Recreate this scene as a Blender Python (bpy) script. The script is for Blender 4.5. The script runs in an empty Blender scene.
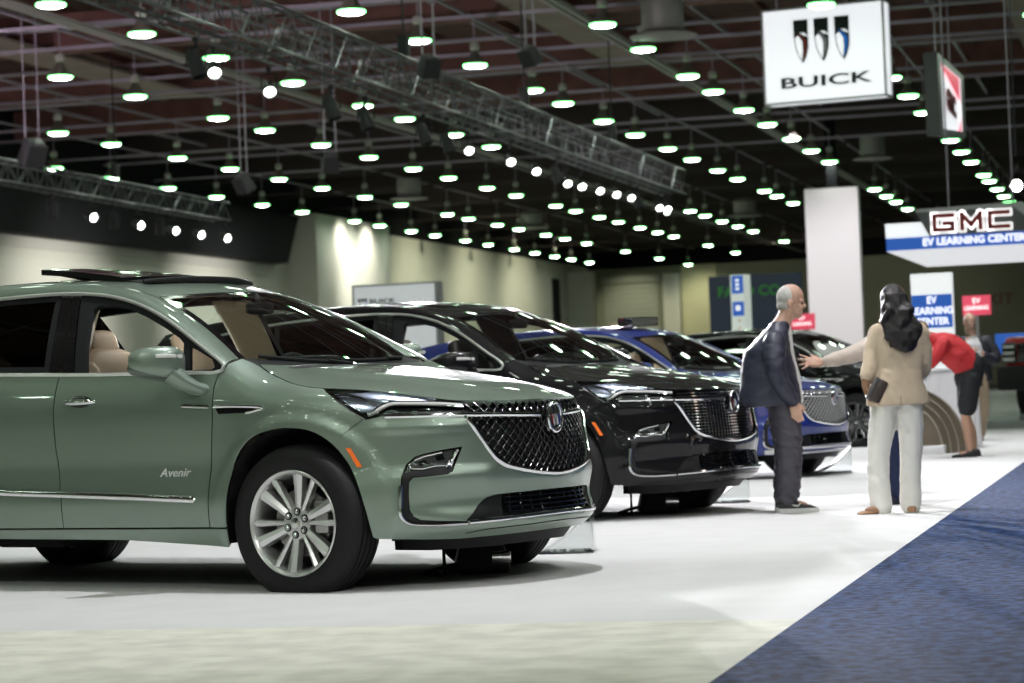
import bpy, bmesh, math, random
import numpy as np
from mathutils import Vector, Matrix, noise
from mathutils.geometry import delaunay_2d_cdt
random.seed(7)
S = bpy.context.scene
COL = S.collection
PI = math.pi
THETA = math.radians(14.5)          # hall axis against the camera's heading

def hp(x, y, z=0.):                 # metres right of / ahead of the camera -> hall coordinates
    return Vector((x*math.cos(THETA)-y*math.sin(THETA), x*math.sin(THETA)+y*math.cos(THETA), z))

# ------------------------------------------------------------------ objects
def tag(o, label=None, cat=None, group=None, kind=None):
    if label: o['label'] = label
    if cat: o['category'] = cat
    if group: o['group'] = group
    if kind: o['kind'] = kind
    return o
def link(o, parent=None):
    COL.objects.link(o)
    if parent is not None: o.parent = parent
    return o
def empty(name, loc=(0, 0, 0), rz=0.):
    o = bpy.data.objects.new(name, None); o.empty_display_size = .2
    o.location = loc; o.rotation_euler = (0, 0, rz); return link(o)
def mesh_from(name, V, F, mats=None, fm=None, smooth=True, normals=None):
    me = bpy.data.meshes.new(name)
    me.from_pydata([tuple(map(float, v)) for v in V], [], [tuple(map(int, f)) for f in F])
    if mats is not None:
        for m in (mats if isinstance(mats, (list, tuple)) else [mats]): me.materials.append(m)
    if fm is not None: me.polygons.foreach_set('material_index', fm)
    if smooth: me.polygons.foreach_set('use_smooth', [True]*len(me.polygons))
    me.validate(); me.update()
    if normals is not None and len(normals) == len(me.vertices):
        me.normals_split_custom_set_from_vertices([tuple(map(float, n)) for n in normals])
    return me
def add(name, V, F, mat, parent=None, smooth=True, fm=None, normals=None, loc=None, rot=None):
    o = bpy.data.objects.new(name, mesh_from(name, V, F, mat, fm, smooth, normals))
    if loc is not None: o.location = loc
    if rot is not None: o.rotation_euler = rot
    return link(o, parent)
def sharp(o, deg=35):
    me = o.data; bm = bmesh.new(); bm.from_mesh(me)
    bmesh.ops.recalc_face_normals(bm, faces=bm.faces[:])
    for e in bm.edges:
        e.smooth = not (len(e.link_faces) == 2 and e.calc_face_angle(0) > math.radians(deg))
    bm.to_mesh(me); bm.free(); return o
def copy_tree(o, parent=None, swap=None):
    c = o.copy(); COL.objects.link(c); c.parent = parent
    if swap and c.type == 'MESH':
        for s in c.material_slots:
            m = swap.get(s.material.name) if s.material else None
            if m: s.link = 'OBJECT'; s.material = m
    for ch in list(o.children): copy_tree(ch, c, swap)
    return c

class MB:
    """collects shapes into one mesh"""
    def __init__(s): s.V = []; s.F = []; s.M = []
    def raw(s, V, F, m=0):
        b = len(s.V); s.V += [tuple(v) for v in V]; s.F += [tuple(i+b for i in f) for f in F]; s.M += [m]*len(F); return s
    def box(s, c, d, m=0, R=None, taper=1., bev=0.):
        hx, hy, hz = d[0]/2, d[1]/2, d[2]/2
        if bev > 0:
            k = min(bev, hx*.9, hy*.9, hz*.9); P = []; F = []
            bm = bmesh.new(); bmesh.ops.create_cube(bm, size=1)
            for v in bm.verts: v.co = Vector((v.co.x*2*hx, v.co.y*2*hy, v.co.z*2*hz))
            bmesh.ops.bevel(bm, geom=bm.edges[:], offset=k, segments=2, profile=.5, affect='EDGES')
            bm.verts.index_update()
            P = [v.co.copy() for v in bm.verts]; F = [[v.index for v in f.verts] for f in bm.faces]; bm.free()
            if taper != 1.: P = [Vector((p.x*(taper if p.z > 0 else 1), p.y*(taper if p.z > 0 else 1), p.z)) for p in P]
        else:
            P = [Vector((x*hx*(taper if z > 0 else 1), y*hy*(taper if z > 0 else 1), z*hz)) for z in (-1, 1) for x, y in ((-1, -1), (1, -1), (1, 1), (-1, 1))]
            F = [(3, 2, 1, 0), (4, 5, 6, 7), (0, 1, 5, 4), (1, 2, 6, 5), (2, 3, 7, 6), (3, 0, 4, 7)]
        C = Vector(c); P = [(R @ p if R is not None else p)+C for p in P]
        return s.raw(P, F, m)
    def bar(s, a, b, w, h=None, m=0, up=(0, 0, 1)):
        a, b = Vector(a), Vector(b); d = b-a; L = d.length
        if L < 1e-6: return s
        x = d/L; u = Vector(up); y = u.cross(x)
        if y.length < 1e-3: y = Vector((1, 0, 0)).cross(x)
        y.normalize(); z = x.cross(y)
        return s.box((a+b)/2, (L, w, h or w), m, Matrix((x, y, z)).transposed())
    def tube(s, P, r, n=8, m=0, cap=True, closed=False):
        P = [Vector(p) for p in P]; N = len(P); rr = [r[min(len(r)-1, round(i*(len(r)-1)/max(1, N-1)))] for i in range(N)] if isinstance(r, list) else [r]*N
        V = []; F = []; prev = None
        for i, p in enumerate(P):
            if closed: t = P[(i+1) % N]-P[i-1]
            else: t = P[min(i+1, N-1)]-P[max(i-1, 0)]
            if t.length < 1e-9: t = Vector((0, 0, 1))
            t.normalize()
            if prev is None:
                u = Vector((0, 0, 1)) if abs(t.z) < .9 else Vector((1, 0, 0))
                u = (u-t*u.dot(t)).normalized()
            else:
                u = prev-t*prev.dot(t); u = u.normalized() if u.length > 1e-6 else prev
            prev = u; w = t.cross(u)
            q = rr[i]; qa, qb = q if isinstance(q, (tuple, list)) else (q, q)
            V += [p+u*(qa*math.cos(2*PI*k/n))+w*(qb*math.sin(2*PI*k/n)) for k in range(n)]
        for i in range(N if closed else N-1):
            j = (i+1) % N
            F += [(i*n+k, i*n+(k+1) % n, j*n+(k+1) % n, j*n+k) for k in range(n)]
        if cap and not closed: F += [tuple(range(n))[::-1], tuple((N-1)*n+k for k in range(n))]
        return s.raw(V, F, m)
    def lathe(s, prof, n=32, m=0, axis='z', c=(0, 0, 0), cap=False, ms=None):
        V = []; F = []; C = Vector(c)
        for r, h in prof:
            for k in range(n):
                a = 2*PI*k/n; x, y = r*math.cos(a), r*math.sin(a)
                V.append(C+(Vector((x, y, h)) if axis == 'z' else Vector((x, h, y)) if axis == 'y' else Vector((h, x, y))))
        b = len(s.V)
        for i in range(len(prof)-1):
            ff = [(i*n+k, i*n+(k+1) % n, (i+1)*n+(k+1) % n, (i+1)*n+k) for k in range(n)]
            F += ff
        M = [(ms[i] if ms else m) for i in range(len(prof)-1) for _ in range(n)]
        if cap:
            F += [tuple(range(n))[::-1], tuple((len(prof)-1)*n+k for k in range(n))]; M += [m, m]
        s.V += [tuple(v) for v in V]; s.F += [tuple(i+b for i in f) for f in F]; s.M += M; return s
    def sq(s, c, r, e=(1., 1.), m=0, n=20, R=None, fn=None):
        """superellipsoid"""
        C = Vector(c); V = []; F = []; k = n//2
        pw = lambda v, p: math.copysign(abs(v)**p, v)
        for i in range(k+1):
            v = -PI/2+PI*i/k
            for j in range(n):
                u = -PI+2*PI*j/n
                p = Vector((r[0]*pw(math.cos(v), e[0])*pw(math.cos(u), e[1]), r[1]*pw(math.cos(v), e[0])*pw(math.sin(u), e[1]), r[2]*pw(math.sin(v), e[0])))
                if fn: p = fn(p)
                V.append((R @ p if R is not None else p)+C)
        for i in range(k):
            F += [(i*n+j, i*n+(j+1) % n, (i+1)*n+(j+1) % n, (i+1)*n+j) for j in range(n)]
        return s.raw(V, F, m)
    def prism(s, poly, y0, y1, m=0, R=None, c=(0, 0, 0)):
        """polygon in x-z pushed through y0..y1"""
        n = len(poly); C = Vector(c)
        V = [Vector((x, y, z)) for y in (y0, y1) for x, z in poly]
        V = [(R @ v if R is not None else v)+C for v in V]
        F = [tuple(range(n)), tuple(range(2*n-1, n-1, -1))]+[(i, n+i, n+(i+1) % n, (i+1) % n) for i in range(n)]
        return s.raw(V, F, m)
    def build(s, name, mat, parent=None, smooth=True, deg=35, **k):
        o = add(name, s.V, s.F, mat, parent, smooth, s.M, **k)
        return sharp(o, deg) if smooth else o

# ------------------------------------------------------------------ materials
MATS = {}
def mat(name, base=(.5, .5, .5), rough=.5, metal=0., coat=0., coat_rough=.03, spec=.5, emit=None, estr=0., alpha=1., nz=None, bump=None, sheen=0.):
    """nz = (scale, amount, detail): colour variation; bump = (scale, strength, distance)"""
    if name in MATS: return MATS[name]
    m = bpy.data.materials.new(name); m.use_nodes = True; MATS[name] = m
    nt = m.node_tree; b = nt.nodes['Principled BSDF']; I = b.inputs
    I['Base Color'].default_value = (*base, 1); I['Roughness'].default_value = rough; I['Metallic'].default_value = metal
    I['Coat Weight'].default_value = coat; I['Coat Roughness'].default_value = coat_rough
    I['Specular IOR Level'].default_value = spec; I['Sheen Weight'].default_value = sheen
    if emit: I['Emission Color'].default_value = (*emit, 1); I['Emission Strength'].default_value = estr
    if nz or bump:
        tc = nt.nodes.new('ShaderNodeTexCoord')
    if nz:
        n = nt.nodes.new('ShaderNodeTexNoise'); n.inputs['Scale'].default_value = nz[0]; n.inputs['Detail'].default_value = nz[2] if len(nz) > 2 else 3
        nt.links.new(tc.outputs['Object'], n.inputs['Vector'])
        r = nt.nodes.new('ShaderNodeMapRange'); r.inputs[1].default_value = nz[3] if len(nz) > 3 else .3; r.inputs[2].default_value = 1-r.inputs[1].default_value; r.inputs[3].default_value = 1-nz[1]; r.inputs[4].default_value = 1+nz[1]
        nt.links.new(n.outputs['Fac'], r.inputs[0])
        x = nt.nodes.new('ShaderNodeVectorMath'); x.operation = 'SCALE'; x.inputs[0].default_value = base
        nt.links.new(r.outputs[0], x.inputs['Scale']); nt.links.new(x.outputs[0], I['Base Color'])
    if bump:
        n = nt.nodes.new('ShaderNodeTexNoise'); n.inputs['Scale'].default_value = bump[0]; n.inputs['Detail'].default_value = 3
        nt.links.new(tc.outputs['Object'], n.inputs['Vector'])
        u = nt.nodes.new('ShaderNodeBump'); u.inputs['Strength'].default_value = bump[1]; u.inputs['Distance'].default_value = bump[2]
        nt.links.new(n.outputs['Fac'], u.inputs['Height']); nt.links.new(u.outputs[0], I['Normal'])
    return m
def glass(name, tint, ior=1.5, rough=.0, boost=1.):
    if name in MATS: return MATS[name]
    m = bpy.data.materials.new(name); m.use_nodes = True; MATS[name] = m; nt = m.node_tree
    for n in list(nt.nodes): nt.nodes.remove(n)
    o = nt.nodes.new('ShaderNodeOutputMaterial'); t = nt.nodes.new('ShaderNodeBsdfTransparent'); t.inputs[0].default_value = (*tint, 1)
    g = nt.nodes.new('ShaderNodeBsdfGlossy'); g.inputs['Roughness'].default_value = rough; g.inputs[0].default_value = (1, 1, 1, 1)
    f = nt.nodes.new('ShaderNodeFresnel'); f.inputs[0].default_value = ior
    k = nt.nodes.new('ShaderNodeMath'); k.operation = 'MULTIPLY'; k.inputs[1].default_value = boost; k.use_clamp = True
    x = nt.nodes.new('ShaderNodeMixShader')
    nt.links.new(f.outputs[0], k.inputs[0]); nt.links.new(k.outputs[0], x.inputs[0]); nt.links.new(t.outputs[0], x.inputs[1]); nt.links.new(g.outputs[0], x.inputs[2]); nt.links.new(x.outputs[0], o.inputs[0])
    return m
def paint(name, base, metal=.45, rough=.38, flake=.0):
    m = mat(name, base, rough, metal, coat=1., coat_rough=.02)
    if max(base) < .01:
        I = m.node_tree.nodes['Principled BSDF'].inputs; I['Coat IOR'].default_value = 1.36; I['Specular IOR Level'].default_value = .1
    return m
P_GREEN = paint('green_paint', (.235, .298, .244), .65, .40)
P_BLACK = paint('black_paint', (.0035, .003, .004), .0, .5)
P_BLUE = paint('blue_paint', (.003, .018, .185), .15, .45)
P_NIGHT = paint('dark_paint', (.0035, .0045, .004), .0, .5)
P_RED = paint('red_paint', (.45, .02, .02), .3, .35)
CHROME = mat('chrome', (.82, .82, .84), .09, 1.)
SATIN = mat('satin_chrome', (.86, .85, .83), .36, .9)
DCHROME = mat('dark_chrome', (.30, .29, .31), .16, 1.)
ALLOY = mat('silver_alloy', (.72, .72, .71), .34, .85)
GLOSSBLK = mat('gloss_black', (.006, .006, .007), .12, 0, coat=1.)
BLKPLA = mat('black_plastic', (.011, .011, .012), .5, spec=.3, bump=(300, .15, .002))
MATBLK = mat('matt_black', (.008, .008, .009), .8)
RUBBER = mat('tyre_rubber', (.0085, .0085, .009), .62, spec=.3, bump=(90, .2, .003))
CLEAR = glass('clear_glass', (.93, .96, .94), 1.45)
WSGLASS = glass('windscreen_glass', (.72, .80, .74), 1.52, boost=1.3)
DARKGLASS = glass('privacy_glass', (.06, .065, .065), 1.5)
LENS = glass('lamp_lens', (.92, .93, .95), 1.5, boost=1.3)
BEIGE = mat('beige_leather', (.50, .43, .34), .55, bump=(60, .1, .003))
BEIGE2 = mat('beige_trim', (.52, .46, .37), .8)
INTBLK = mat('black_leather', (.02, .02, .022), .55)
ORANGE = mat('amber_reflector', (.85, .16, .02), .25, 0, coat=.6, emit=(1, .2, .02), estr=.12)
REDLENS = mat('red_lens', (.35, .01, .01), .2, coat=1.)
WHITELENS = mat('white_light_guide', (.62, .62, .60), .3, coat=.5)
STEEL = mat('brake_steel', (.35, .34, .33), .35, 1.)
WHITE = mat('white_gloss_board', (.82, .82, .83), .35)
def cspl(xs, ys):
    """natural cubic spline through (xs, ys); ys may be (n,) or (n,k)"""
    xs = np.asarray(xs, float); ys = np.asarray(ys, float); n = len(xs); h = np.diff(xs)
    A = np.eye(n); r = np.zeros_like(ys)
    for i in range(1, n-1):
        A[i, i-1] = h[i-1]; A[i, i] = 2*(h[i-1]+h[i]); A[i, i+1] = h[i]
        r[i] = 6*((ys[i+1]-ys[i])/h[i]-(ys[i]-ys[i-1])/h[i-1])
    m = np.linalg.solve(A, r)
    def f(x):
        x = np.asarray(x, float); xc = np.clip(x, xs[0], xs[-1])
        i = np.clip(np.searchsorted(xs, xc, side='right')-1, 0, n-2)
        a = xs[i+1]-xc; b = xc-xs[i]; hh = h[i]
        if ys.ndim > 1: a = a[..., None]; b = b[..., None]; hh = hh[..., None]
        return (m[i]*a**3+m[i+1]*b**3)/(6*hh)+(ys[i]/hh-m[i]*hh/6)*a+(ys[i+1]/hh-m[i+1]*hh/6)*b
    return f
def lin(xs, ys):
    return lambda x: np.interp(x, xs, ys)
def sstep(x, a, b):
    u = np.clip((np.asarray(x, float)-a)/(b-a), 0, 1); return u*u*(3-2*u)

# ---- body ring: plan curve (x, s) from the nose centre along one flank to the tail centre
PLAN = [(.945,0),(.932,.18),(.90,.34),(.855,.46),(.79,.565),(.70,.675),(.585,.765),(.45,.838),(.30,.892),(.15,.932),(0,.955),(-.25,.966),(-.6,.968),(-1.2,.968),(-1.9,.967),
        (-2.5,.966),(-3.07,.962),(-3.5,.94),(-3.8,.905),(-4.0,.845),(-4.12,.74),(-4.18,.58),(-4.205,.35),(-4.215,0)]
_p = np.array(PLAN); _full = np.vstack([_p[:0:-1]*[1,-1], _p])
_d = np.concatenate([[0], np.cumsum(np.hypot(*np.diff(_full, axis=0).T))]); _d -= _d[len(_p)-1]
_ps = cspl(_d, _full); T_END = _d[-1]
def plan(t): return _ps(t)
def plan_n(t):
    e = 1e-3; d = _ps(np.asarray(t)+e)-_ps(np.asarray(t)-e); d /= np.linalg.norm(d, axis=-1, keepdims=True)
    return np.stack([d[..., 1], -d[..., 0]], -1)      # outward
_tt = np.linspace(0, T_END, 2000); _pp = _ps(_tt)
def t_of_x(x):      # flank position for a given x
    i = np.where(_tt > .5)[0]; return np.interp(-np.asarray(x, float), -_pp[i, 0], _tt[i])
def t_of_s(s):      # nose position for a given lateral offset
    i = np.where(_pp[:, 0] > .25)[0]; return np.interp(s, _pp[i, 1], _tt[i])
NOSE = cspl([.10,.20,.285,.325,.36,.42,.49,.57,.70,.80,.90,.95,1.05,1.2], np.array([.80,.84,.905,.95,.962,.935,.93,.946,.94,.929,.913,.900,.85,.80])-.945)
DOOR = cspl([.1,.22,.29,.38,.5,.56,.66,.76,.88,.98,1.06,1.12,1.17,1.25], [-.10,-.06,-.03,-.008,.008,.004,-.008,-.004,.002,.0,-.015,-.032,-.052,-.09])
ZH = cspl([0,.35,.6,.9,1.15,1.35,1.55,1.75,1.95,2.2,3,6.5], [.948,.953,.962,.985,1.015,1.04,1.058,1.09,1.20,1.35,1.40,1.40])   # height of the bonnet edge
CURL = cspl([-1,-.14,-.10,-.06,-.03,0,.02,.04,.07,.5], [0,0,.002,.008,.022,.05,.08,.125,.22,1.5])
def wfront(t): return 1-sstep(t, .55, 1.25)
def offs(t, z):
    t = np.abs(t); w = wfront(t)
    o = w*NOSE(z)+(1-w)*DOOR(z)
    wc = sstep(t, .42, .54)*(1-sstep(t, .92, 1.06))          # sculpted corner: shelf over the lower block, ridge under the lamp
    o = o+wc*(.020*(1-sstep(z, .585, .655))*sstep(z, .34, .42)-.006)+.010*sstep(t, .5, .62)*(1-sstep(t, 1.0, 1.12))*np.exp(-((z-.835)/.030)**2)
    d = z-ZH(t)
    o = o-CURL(np.clip(d, -.9, .2))*(1-sstep(t, 2.0, 2.3))*(1-.65*(1-sstep(t, .5, 1.1)))
    P = _ps(t)
    for wx, a in ((0., .021), (-3.071, .026)):
        r = np.hypot(P[..., 0]-wx, z-.39)
        o = o+a*(.35*(1-sstep(r, .50, .66))+.65*(1-sstep(r, .485, .55)))*(t > .6)
    return o
def B(t, z, off=0.):
    """outer skin of the body: t along the plan curve, z height -> (x, s, z)"""
    t = np.asarray(t, float); z = np.asarray(z, float); t, z = np.broadcast_arrays(t, z)
    P = plan(t)+plan_n(t)*(offs(t, z)+off)[..., None]
    return np.stack([P[..., 0], P[..., 1], z], -1)
# ---- glasshouse
def side_s(z): return .913-.40*(z-1.16)-.28*np.clip(z-1.16, 0, 1)**2
def G(x, z, off=0.):
    x = np.asarray(x, float); z = np.asarray(z, float); x, z = np.broadcast_arrays(x, z)
    s = side_s(z)-.012*np.clip((-x-2.2)/1.0, 0, 3)**2*2+off
    return np.stack([x, s, z], -1)
def W(a, b, off=0.):
    """windscreen: a across (-1..1), b from base (0) to roof (1)"""
    a = np.asarray(a, float); b = np.asarray(b, float); a, b = np.broadcast_arrays(a, b)
    base = np.stack([-.33-.16*a**2, .745*a, 1.165+.045*a**2], -1)
    top = np.stack([-1.0-.13*a**2, .60*a, 1.590-.026*a**2], -1)
    P = base+(top-base)*b[..., None]
    k = (4*b*(1-b)*.025+off)
    return P+np.stack([.5*k, 0*k, .85*k], -1)
RZ = cspl([-4.1,-3.7,-3.0,-2.4,-1.9,-1.5,-1.2,-1.0,-.8], [1.58,1.635,1.69,1.715,1.714,1.692,1.648,1.594,1.52])
RS = cspl([-4.1,-3.6,-2.8,-1.9,-1.4,-1.0], [.54,.585,.61,.612,.606,.595])
def R(x, u, off=0.):
    """roof: x, u across (-1..1)"""
    x = np.asarray(x, float); u = np.asarray(u, float); x, u = np.broadcast_arrays(x, u)
    xx = x-.13*u**2*sstep(x, -2.6, -1.0)
    z = RZ(x)-.028*np.abs(u)**2.2+off
    return np.stack([xx, RS(x)*u, z], -1)
# ---- bonnet
HZ = cspl([-.75,-.5,-.3,0,.3,.55,.72,.82,.875,.92], [1.20,1.183,1.162,1.125,1.082,1.040,1.005,.975,.949,.92])
# ------------------------------------------------------------------ car building
C0 = np.array([-1.6, 0, .75])
def fdn(fn, u, v):
    e = 2e-3; du = fn(u+e, v)-fn(u-e, v); dv = fn(u, v+e)-fn(u, v-e)
    n = np.cross(du, dv); l = np.linalg.norm(n, axis=-1, keepdims=True); l[l == 0] = 1; n = n/l
    P = fn(u, v); s = np.sign((n*(P-C0)).sum(-1, keepdims=True)); s[s == 0] = 1
    return P, n*s
def pip(pts, poly):
    x, y = pts[:, 0], pts[:, 1]; r = np.zeros(len(pts), bool); n = len(poly)
    for i in range(n):
        (x1, y1), (x2, y2) = poly[i], poly[(i+1) % n]
        if y1 == y2: continue
        c = (y1 > y) != (y2 > y)
        r ^= c & (x < (x2-x1)*(y-y1)/(y2-y1)+x1)
    return r
def resample(poly, h, closed=True):
    out = []; n = len(poly)
    for i in range(n if closed else n-1):
        a, b = np.array(poly[i], float), np.array(poly[(i+1) % n], float); k = max(1, int(math.ceil(np.linalg.norm(b-a)/h)))
        out += [a+(b-a)*j/k for j in range(k)]
    if not closed: out.append(np.array(poly[-1], float))
    return np.array(out)
def area(p): p = np.array(p); x, y = p[:, 0], p[:, 1]; return .5*np.sum(x*np.roll(y, -1)-y*np.roll(x, -1))
def inset(poly, g):
    p = np.array(poly, float); s = 1 if area(p) > 0 else -1; n = len(p); out = []
    for i in range(n):
        a = p[i]-p[i-1]; b = p[(i+1) % n]-p[i]; a = a/(np.linalg.norm(a)+1e-9); b = b/(np.linalg.norm(b)+1e-9)
        na, nb = np.array([-a[1], a[0]])*s, np.array([-b[1], b[0]])*s; m = na+nb; l = np.linalg.norm(m)
        m = m/l if l > .3 else na; k = max(.5, float(m @ na)); out.append(p[i]+m*g/k)
    return np.array(out)
def smooth_line(P, per=6, closed=False):
    """Catmull-Rom through 2-D or 3-D points"""
    P = [np.array(p, float) for p in P]; n = len(P); out = []
    for i in range(n if closed else n-1):
        g = (lambda k: P[k % n]) if closed else (lambda k: P[min(max(k, 0), n-1)])
        a, b, c, d = g(i-1), g(i), g(i+1), g(i+2)
        for j in range(per):
            t = j/per; out.append(.5*((2*b)+(c-a)*t+(2*a-5*b+4*c-d)*t*t+(3*b-a-3*c+d)*t**3))
    if not closed: out.append(P[-1])
    return np.array(out)
def patch_geo(fn, poly, holes=(), h=.035, gap=.003, flange=.014, dist_drop=.45):
    poly = inset(poly, gap) if gap else np.array(poly, float)
    holes = [inset(q, -gap) if gap else np.array(q, float) for q in holes]
    loops = [resample(poly, h)]+[resample(q, h) for q in holes]
    V2 = [tuple(p) for l in loops for p in l]; E = []; b = 0
    for l in loops: n = len(l); E += [(b+i, b+(i+1) % n) for i in range(n)]; b += n
    lo, hi = poly.min(0), poly.max(0); nx, ny = max(1, int((hi[0]-lo[0])/h)), max(1, int((hi[1]-lo[1])/h))
    gx, gy = np.meshgrid(np.linspace(lo[0], hi[0], nx+1), np.linspace(lo[1], hi[1], ny+1), indexing='ij'); g = np.stack([gx.ravel(), gy.ravel()], 1)
    k = pip(g, poly)
    for q in holes: k &= ~pip(g, q)
    g = g[k]; bp = np.array(V2)
    if len(g): g = g[np.array([np.min(((bp-p)**2).sum(1)) for p in g]) > (dist_drop*h)**2]
    allp = V2+[tuple(p) for p in g]
    r = delaunay_2d_cdt([Vector(p) for p in allp], E, [], 0, 1e-7)
    P2 = np.array([tuple(v) for v in r[0]]); F = np.array([f for f in r[2] if len(f) == 3])
    cen = P2[F].mean(1); k = pip(cen, poly)
    for q in holes: k &= ~pip(cen, q)
    F = F[k]
    P, N = fdn(fn, P2[:, 0], P2[:, 1])
    a = np.cross(P[F[:, 1]]-P[F[:, 0]], P[F[:, 2]]-P[F[:, 0]]); fl = (a*N[F[:, 0]]).sum(1) < 0; F[fl] = F[fl][:, ::-1]
    V = list(P); NN = list(N); FF = [tuple(f) for f in F]
    if flange:
        for l in loops:
            Q, M = fdn(fn, l[:, 0], l[:, 1]); b = len(V); n = len(l); V += list(Q)+list(Q-M*flange); NN += list(M)+list(M)
            FF += [(b+i, b+(i+1) % n, b+n+(i+1) % n, b+n+i) for i in range(n)]
    return np.array(V), FF, np.array(NN)
SGN = np.array([1, -1, 1.])
def patch(name, fn, poly, matl, parent, holes=(), flip=False, **k):
    """outer-skin panel; surface space has y to the car's right, flip mirrors it to the left"""
    V, F, N = patch_geo(fn, poly, holes, **k)
    if not flip: V = V*SGN; N = N*SGN; F = [f[::-1] for f in F]
    return add(name, V, F, matl, parent, True, None, N)
def P3(fn, line, flip=False):
    l = np.array(line, float); P = fn(l[:, 0], l[:, 1])
    return P if flip else P*SGN
def trim(name, fn, line, r, matl, parent, flip=False, n=8, closed=False, per=4, sm=True):
    l = smooth_line(line, per, closed) if sm else np.array(line)
    return MB().tube(P3(fn, l, flip), r, n, closed=closed).build(name, matl, parent)
def both(f):
    f(False); f(True)
def Bo(o): return lambda t, z: B(t, z, o)
def Go(o): return lambda x, z: G(x, z, o)

AF = smooth_line([(1.956,.235),(1.950,.30),(1.937,.38),(1.922,.47),(1.900,.587),(1.852,.712),(1.762,.803),(1.625,.845),(1.492,.849),(1.398,.832),(1.312,.786),(1.232,.704),(1.171,.596),(1.128,.45),(1.100,.30),(1.094,.235)], 3)
AR = AF+[3.071, 0]
def arch(a, z): return a[a[:, 1] > z]
HEDGE = smooth_line([(0,.948),(.12,.949),(.25,.949),(.40,.950),(.584,.955),(.71,.967),(.894,.994),(1.05,1.016),(1.214,1.034),(1.358,1.044),(1.44,1.053),(1.57,1.078),(1.709,1.117)], 5)
FCUT = [(1.985,1.15),(2.003,1.078),(2.001,.919),(2.029,.625),(2.053,.358)]
BCUT = [(3.079,1.175),(3.085,1.05),(3.087,.99),(3.080,.781),(3.047,.501),(3.053,.358)]
HLAMP_LOW = [(1.358,1.044),(1.24,.965),(1.119,.881),(1.08,.885),(1.035,.896),(.994,.896),(.8,.884),(.61,.873)]
GRILLE = smooth_line([(.600,.868),(.541,.784),(.487,.702),(.447,.652),(.382,.619),(.240,.590),(.10,.573),(0,.567)], 5)
FOG = [(.634,.727),(.744,.714),(.83,.700),(.876,.687),(.919,.652),(.942,.597),(.938,.588),(.82,.592),(.72,.599),(.695,.612)]
LOUT = [(.938,.60),(.948,.55),(.953,.48),(.954,.413),(.945,.386),(.925,.368),(.890,.356),(.82,.350),(.761,.349),(.632,.350)]
LINN = [(.645,.361),(.76,.367),(.86,.376),(.893,.395),(.912,.43),(.913,.50),(.909,.566),(.89,.588)]
INTAKE = [(.640,.362),(.60,.398),(.565,.437),(.54,.458),(.518,.470),(.48,.478),(.435,.482),(.352,.485),(.2,.487),(0,.488)]
INT_LOW = [(0,.374),(.115,.373),(.3,.366),(.463,.360)]
DLO_T = [(-.457,1.180),(-.511,1.218),(-.641,1.286),(-.81,1.378),(-.984,1.462),(-1.156,1.527),(-1.32,1.570),(-1.488,1.598),(-1.696,1.614),(-1.914,1.617),(-2.218,1.611),(-2.7,1.588),(-3.2,1.541),(-3.55,1.478),(-3.74,1.41)]
DLO_B = [(-3.77,1.33),(-3.70,1.27),(-3.5,1.24),(-2.9,1.215),(-2.021,1.189),(-1.296,1.163),(-.668,1.151),(-.517,1.145),(-.466,1.154)]

def hood_mesh(root, paintm):
    t = np.concatenate([np.linspace(.03, .6, 14), np.linspace(.64, HEDGE[-1, 0], 24)])
    ze = np.interp(t, HEDGE[:, 0], HEDGE[:, 1]); E = B(t, ze)
    xs, ss, zs = list(E[:, 0]), list(E[:, 1]), list(E[:, 2])
    xs += [-.255, -.30, -.335]; ss += [.803, .790, .775]; zs += [1.138, 1.160, 1.178]
    xs, ss, zs = map(np.array, (xs, ss, zs)); n = 33; u = np.linspace(-1, 1, n); V = []; F = []
    for x, s, z in zip(xs, ss, zs):
        zc = float(HZ(x)); d = max(zc-z, -.02)
        w = sstep(x, -.34, -.2)*(1-sstep(x, .55, .86))
        a = np.abs(u); prof = (1-a**2.4)
        crease = .012*w*(1-sstep(a, .46+.06*(x < .2), .60))
        zz = z+d*prof+crease
        V += [(x, ui*s, zi) for ui, zi in zip(u, zz)]
    k = len(xs)
    for i in range(k-1):
        F += [(i*n+j, i*n+j+1, (i+1)*n+j+1, (i+1)*n+j) for j in range(n-1)]
    # folded-down rim
    rim = [i*n for i in range(k)][::-1]+list(range(1, n-1))+[i*n+n-1 for i in range(k)]
    b = len(V); V += [(V[i][0]-(.012 if V[i][0] > .3 else 0), V[i][1]*.985, V[i][2]-.022) for i in rim]
    F += [(rim[i], rim[i+1], b+i+1, b+i) for i in range(len(rim)-1)]
    o = add('hood', V, F, paintm, root); return sharp(o, 50)

def strip_mesh(name, C1, C2, bulge, matl, parent, flip, n=9, off=0.):
    """rounded strip between two rails (surface space)"""
    V = []; F = []; k = len(C1)
    for a, b in zip(C1, C2):
        for j in range(n):
            t = j/(n-1); p = a+(b-a)*t; o = math.sin(PI*t)**.8*bulge+off
            p = p+np.array([.25*o, .72*o, .70*o]); V.append(p)
    V = np.array(V)
    for i in range(k-1): F += [(i*n+j, i*n+j+1, (i+1)*n+j+1, (i+1)*n+j) for j in range(n-1)]
    if not flip: V = V*SGN
    o = add(name, V, F, matl, parent); return sharp(o, 60)

def grid_mesh(name, fn, U, Vv, matl, parent, flip=False, wrap=None):
    u, v = np.meshgrid(U, Vv, indexing='ij'); P = fn(u.ravel(), v.ravel()); m = len(Vv)
    if not flip: P = P*SGN
    F = [(i*m+j, i*m+j+1, (i+1)*m+j+1, (i+1)*m+j) for i in range(len(U)-1) for j in range(m-1)]
    o = add(name, P, F, matl, parent); return sharp(o, 70)

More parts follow.
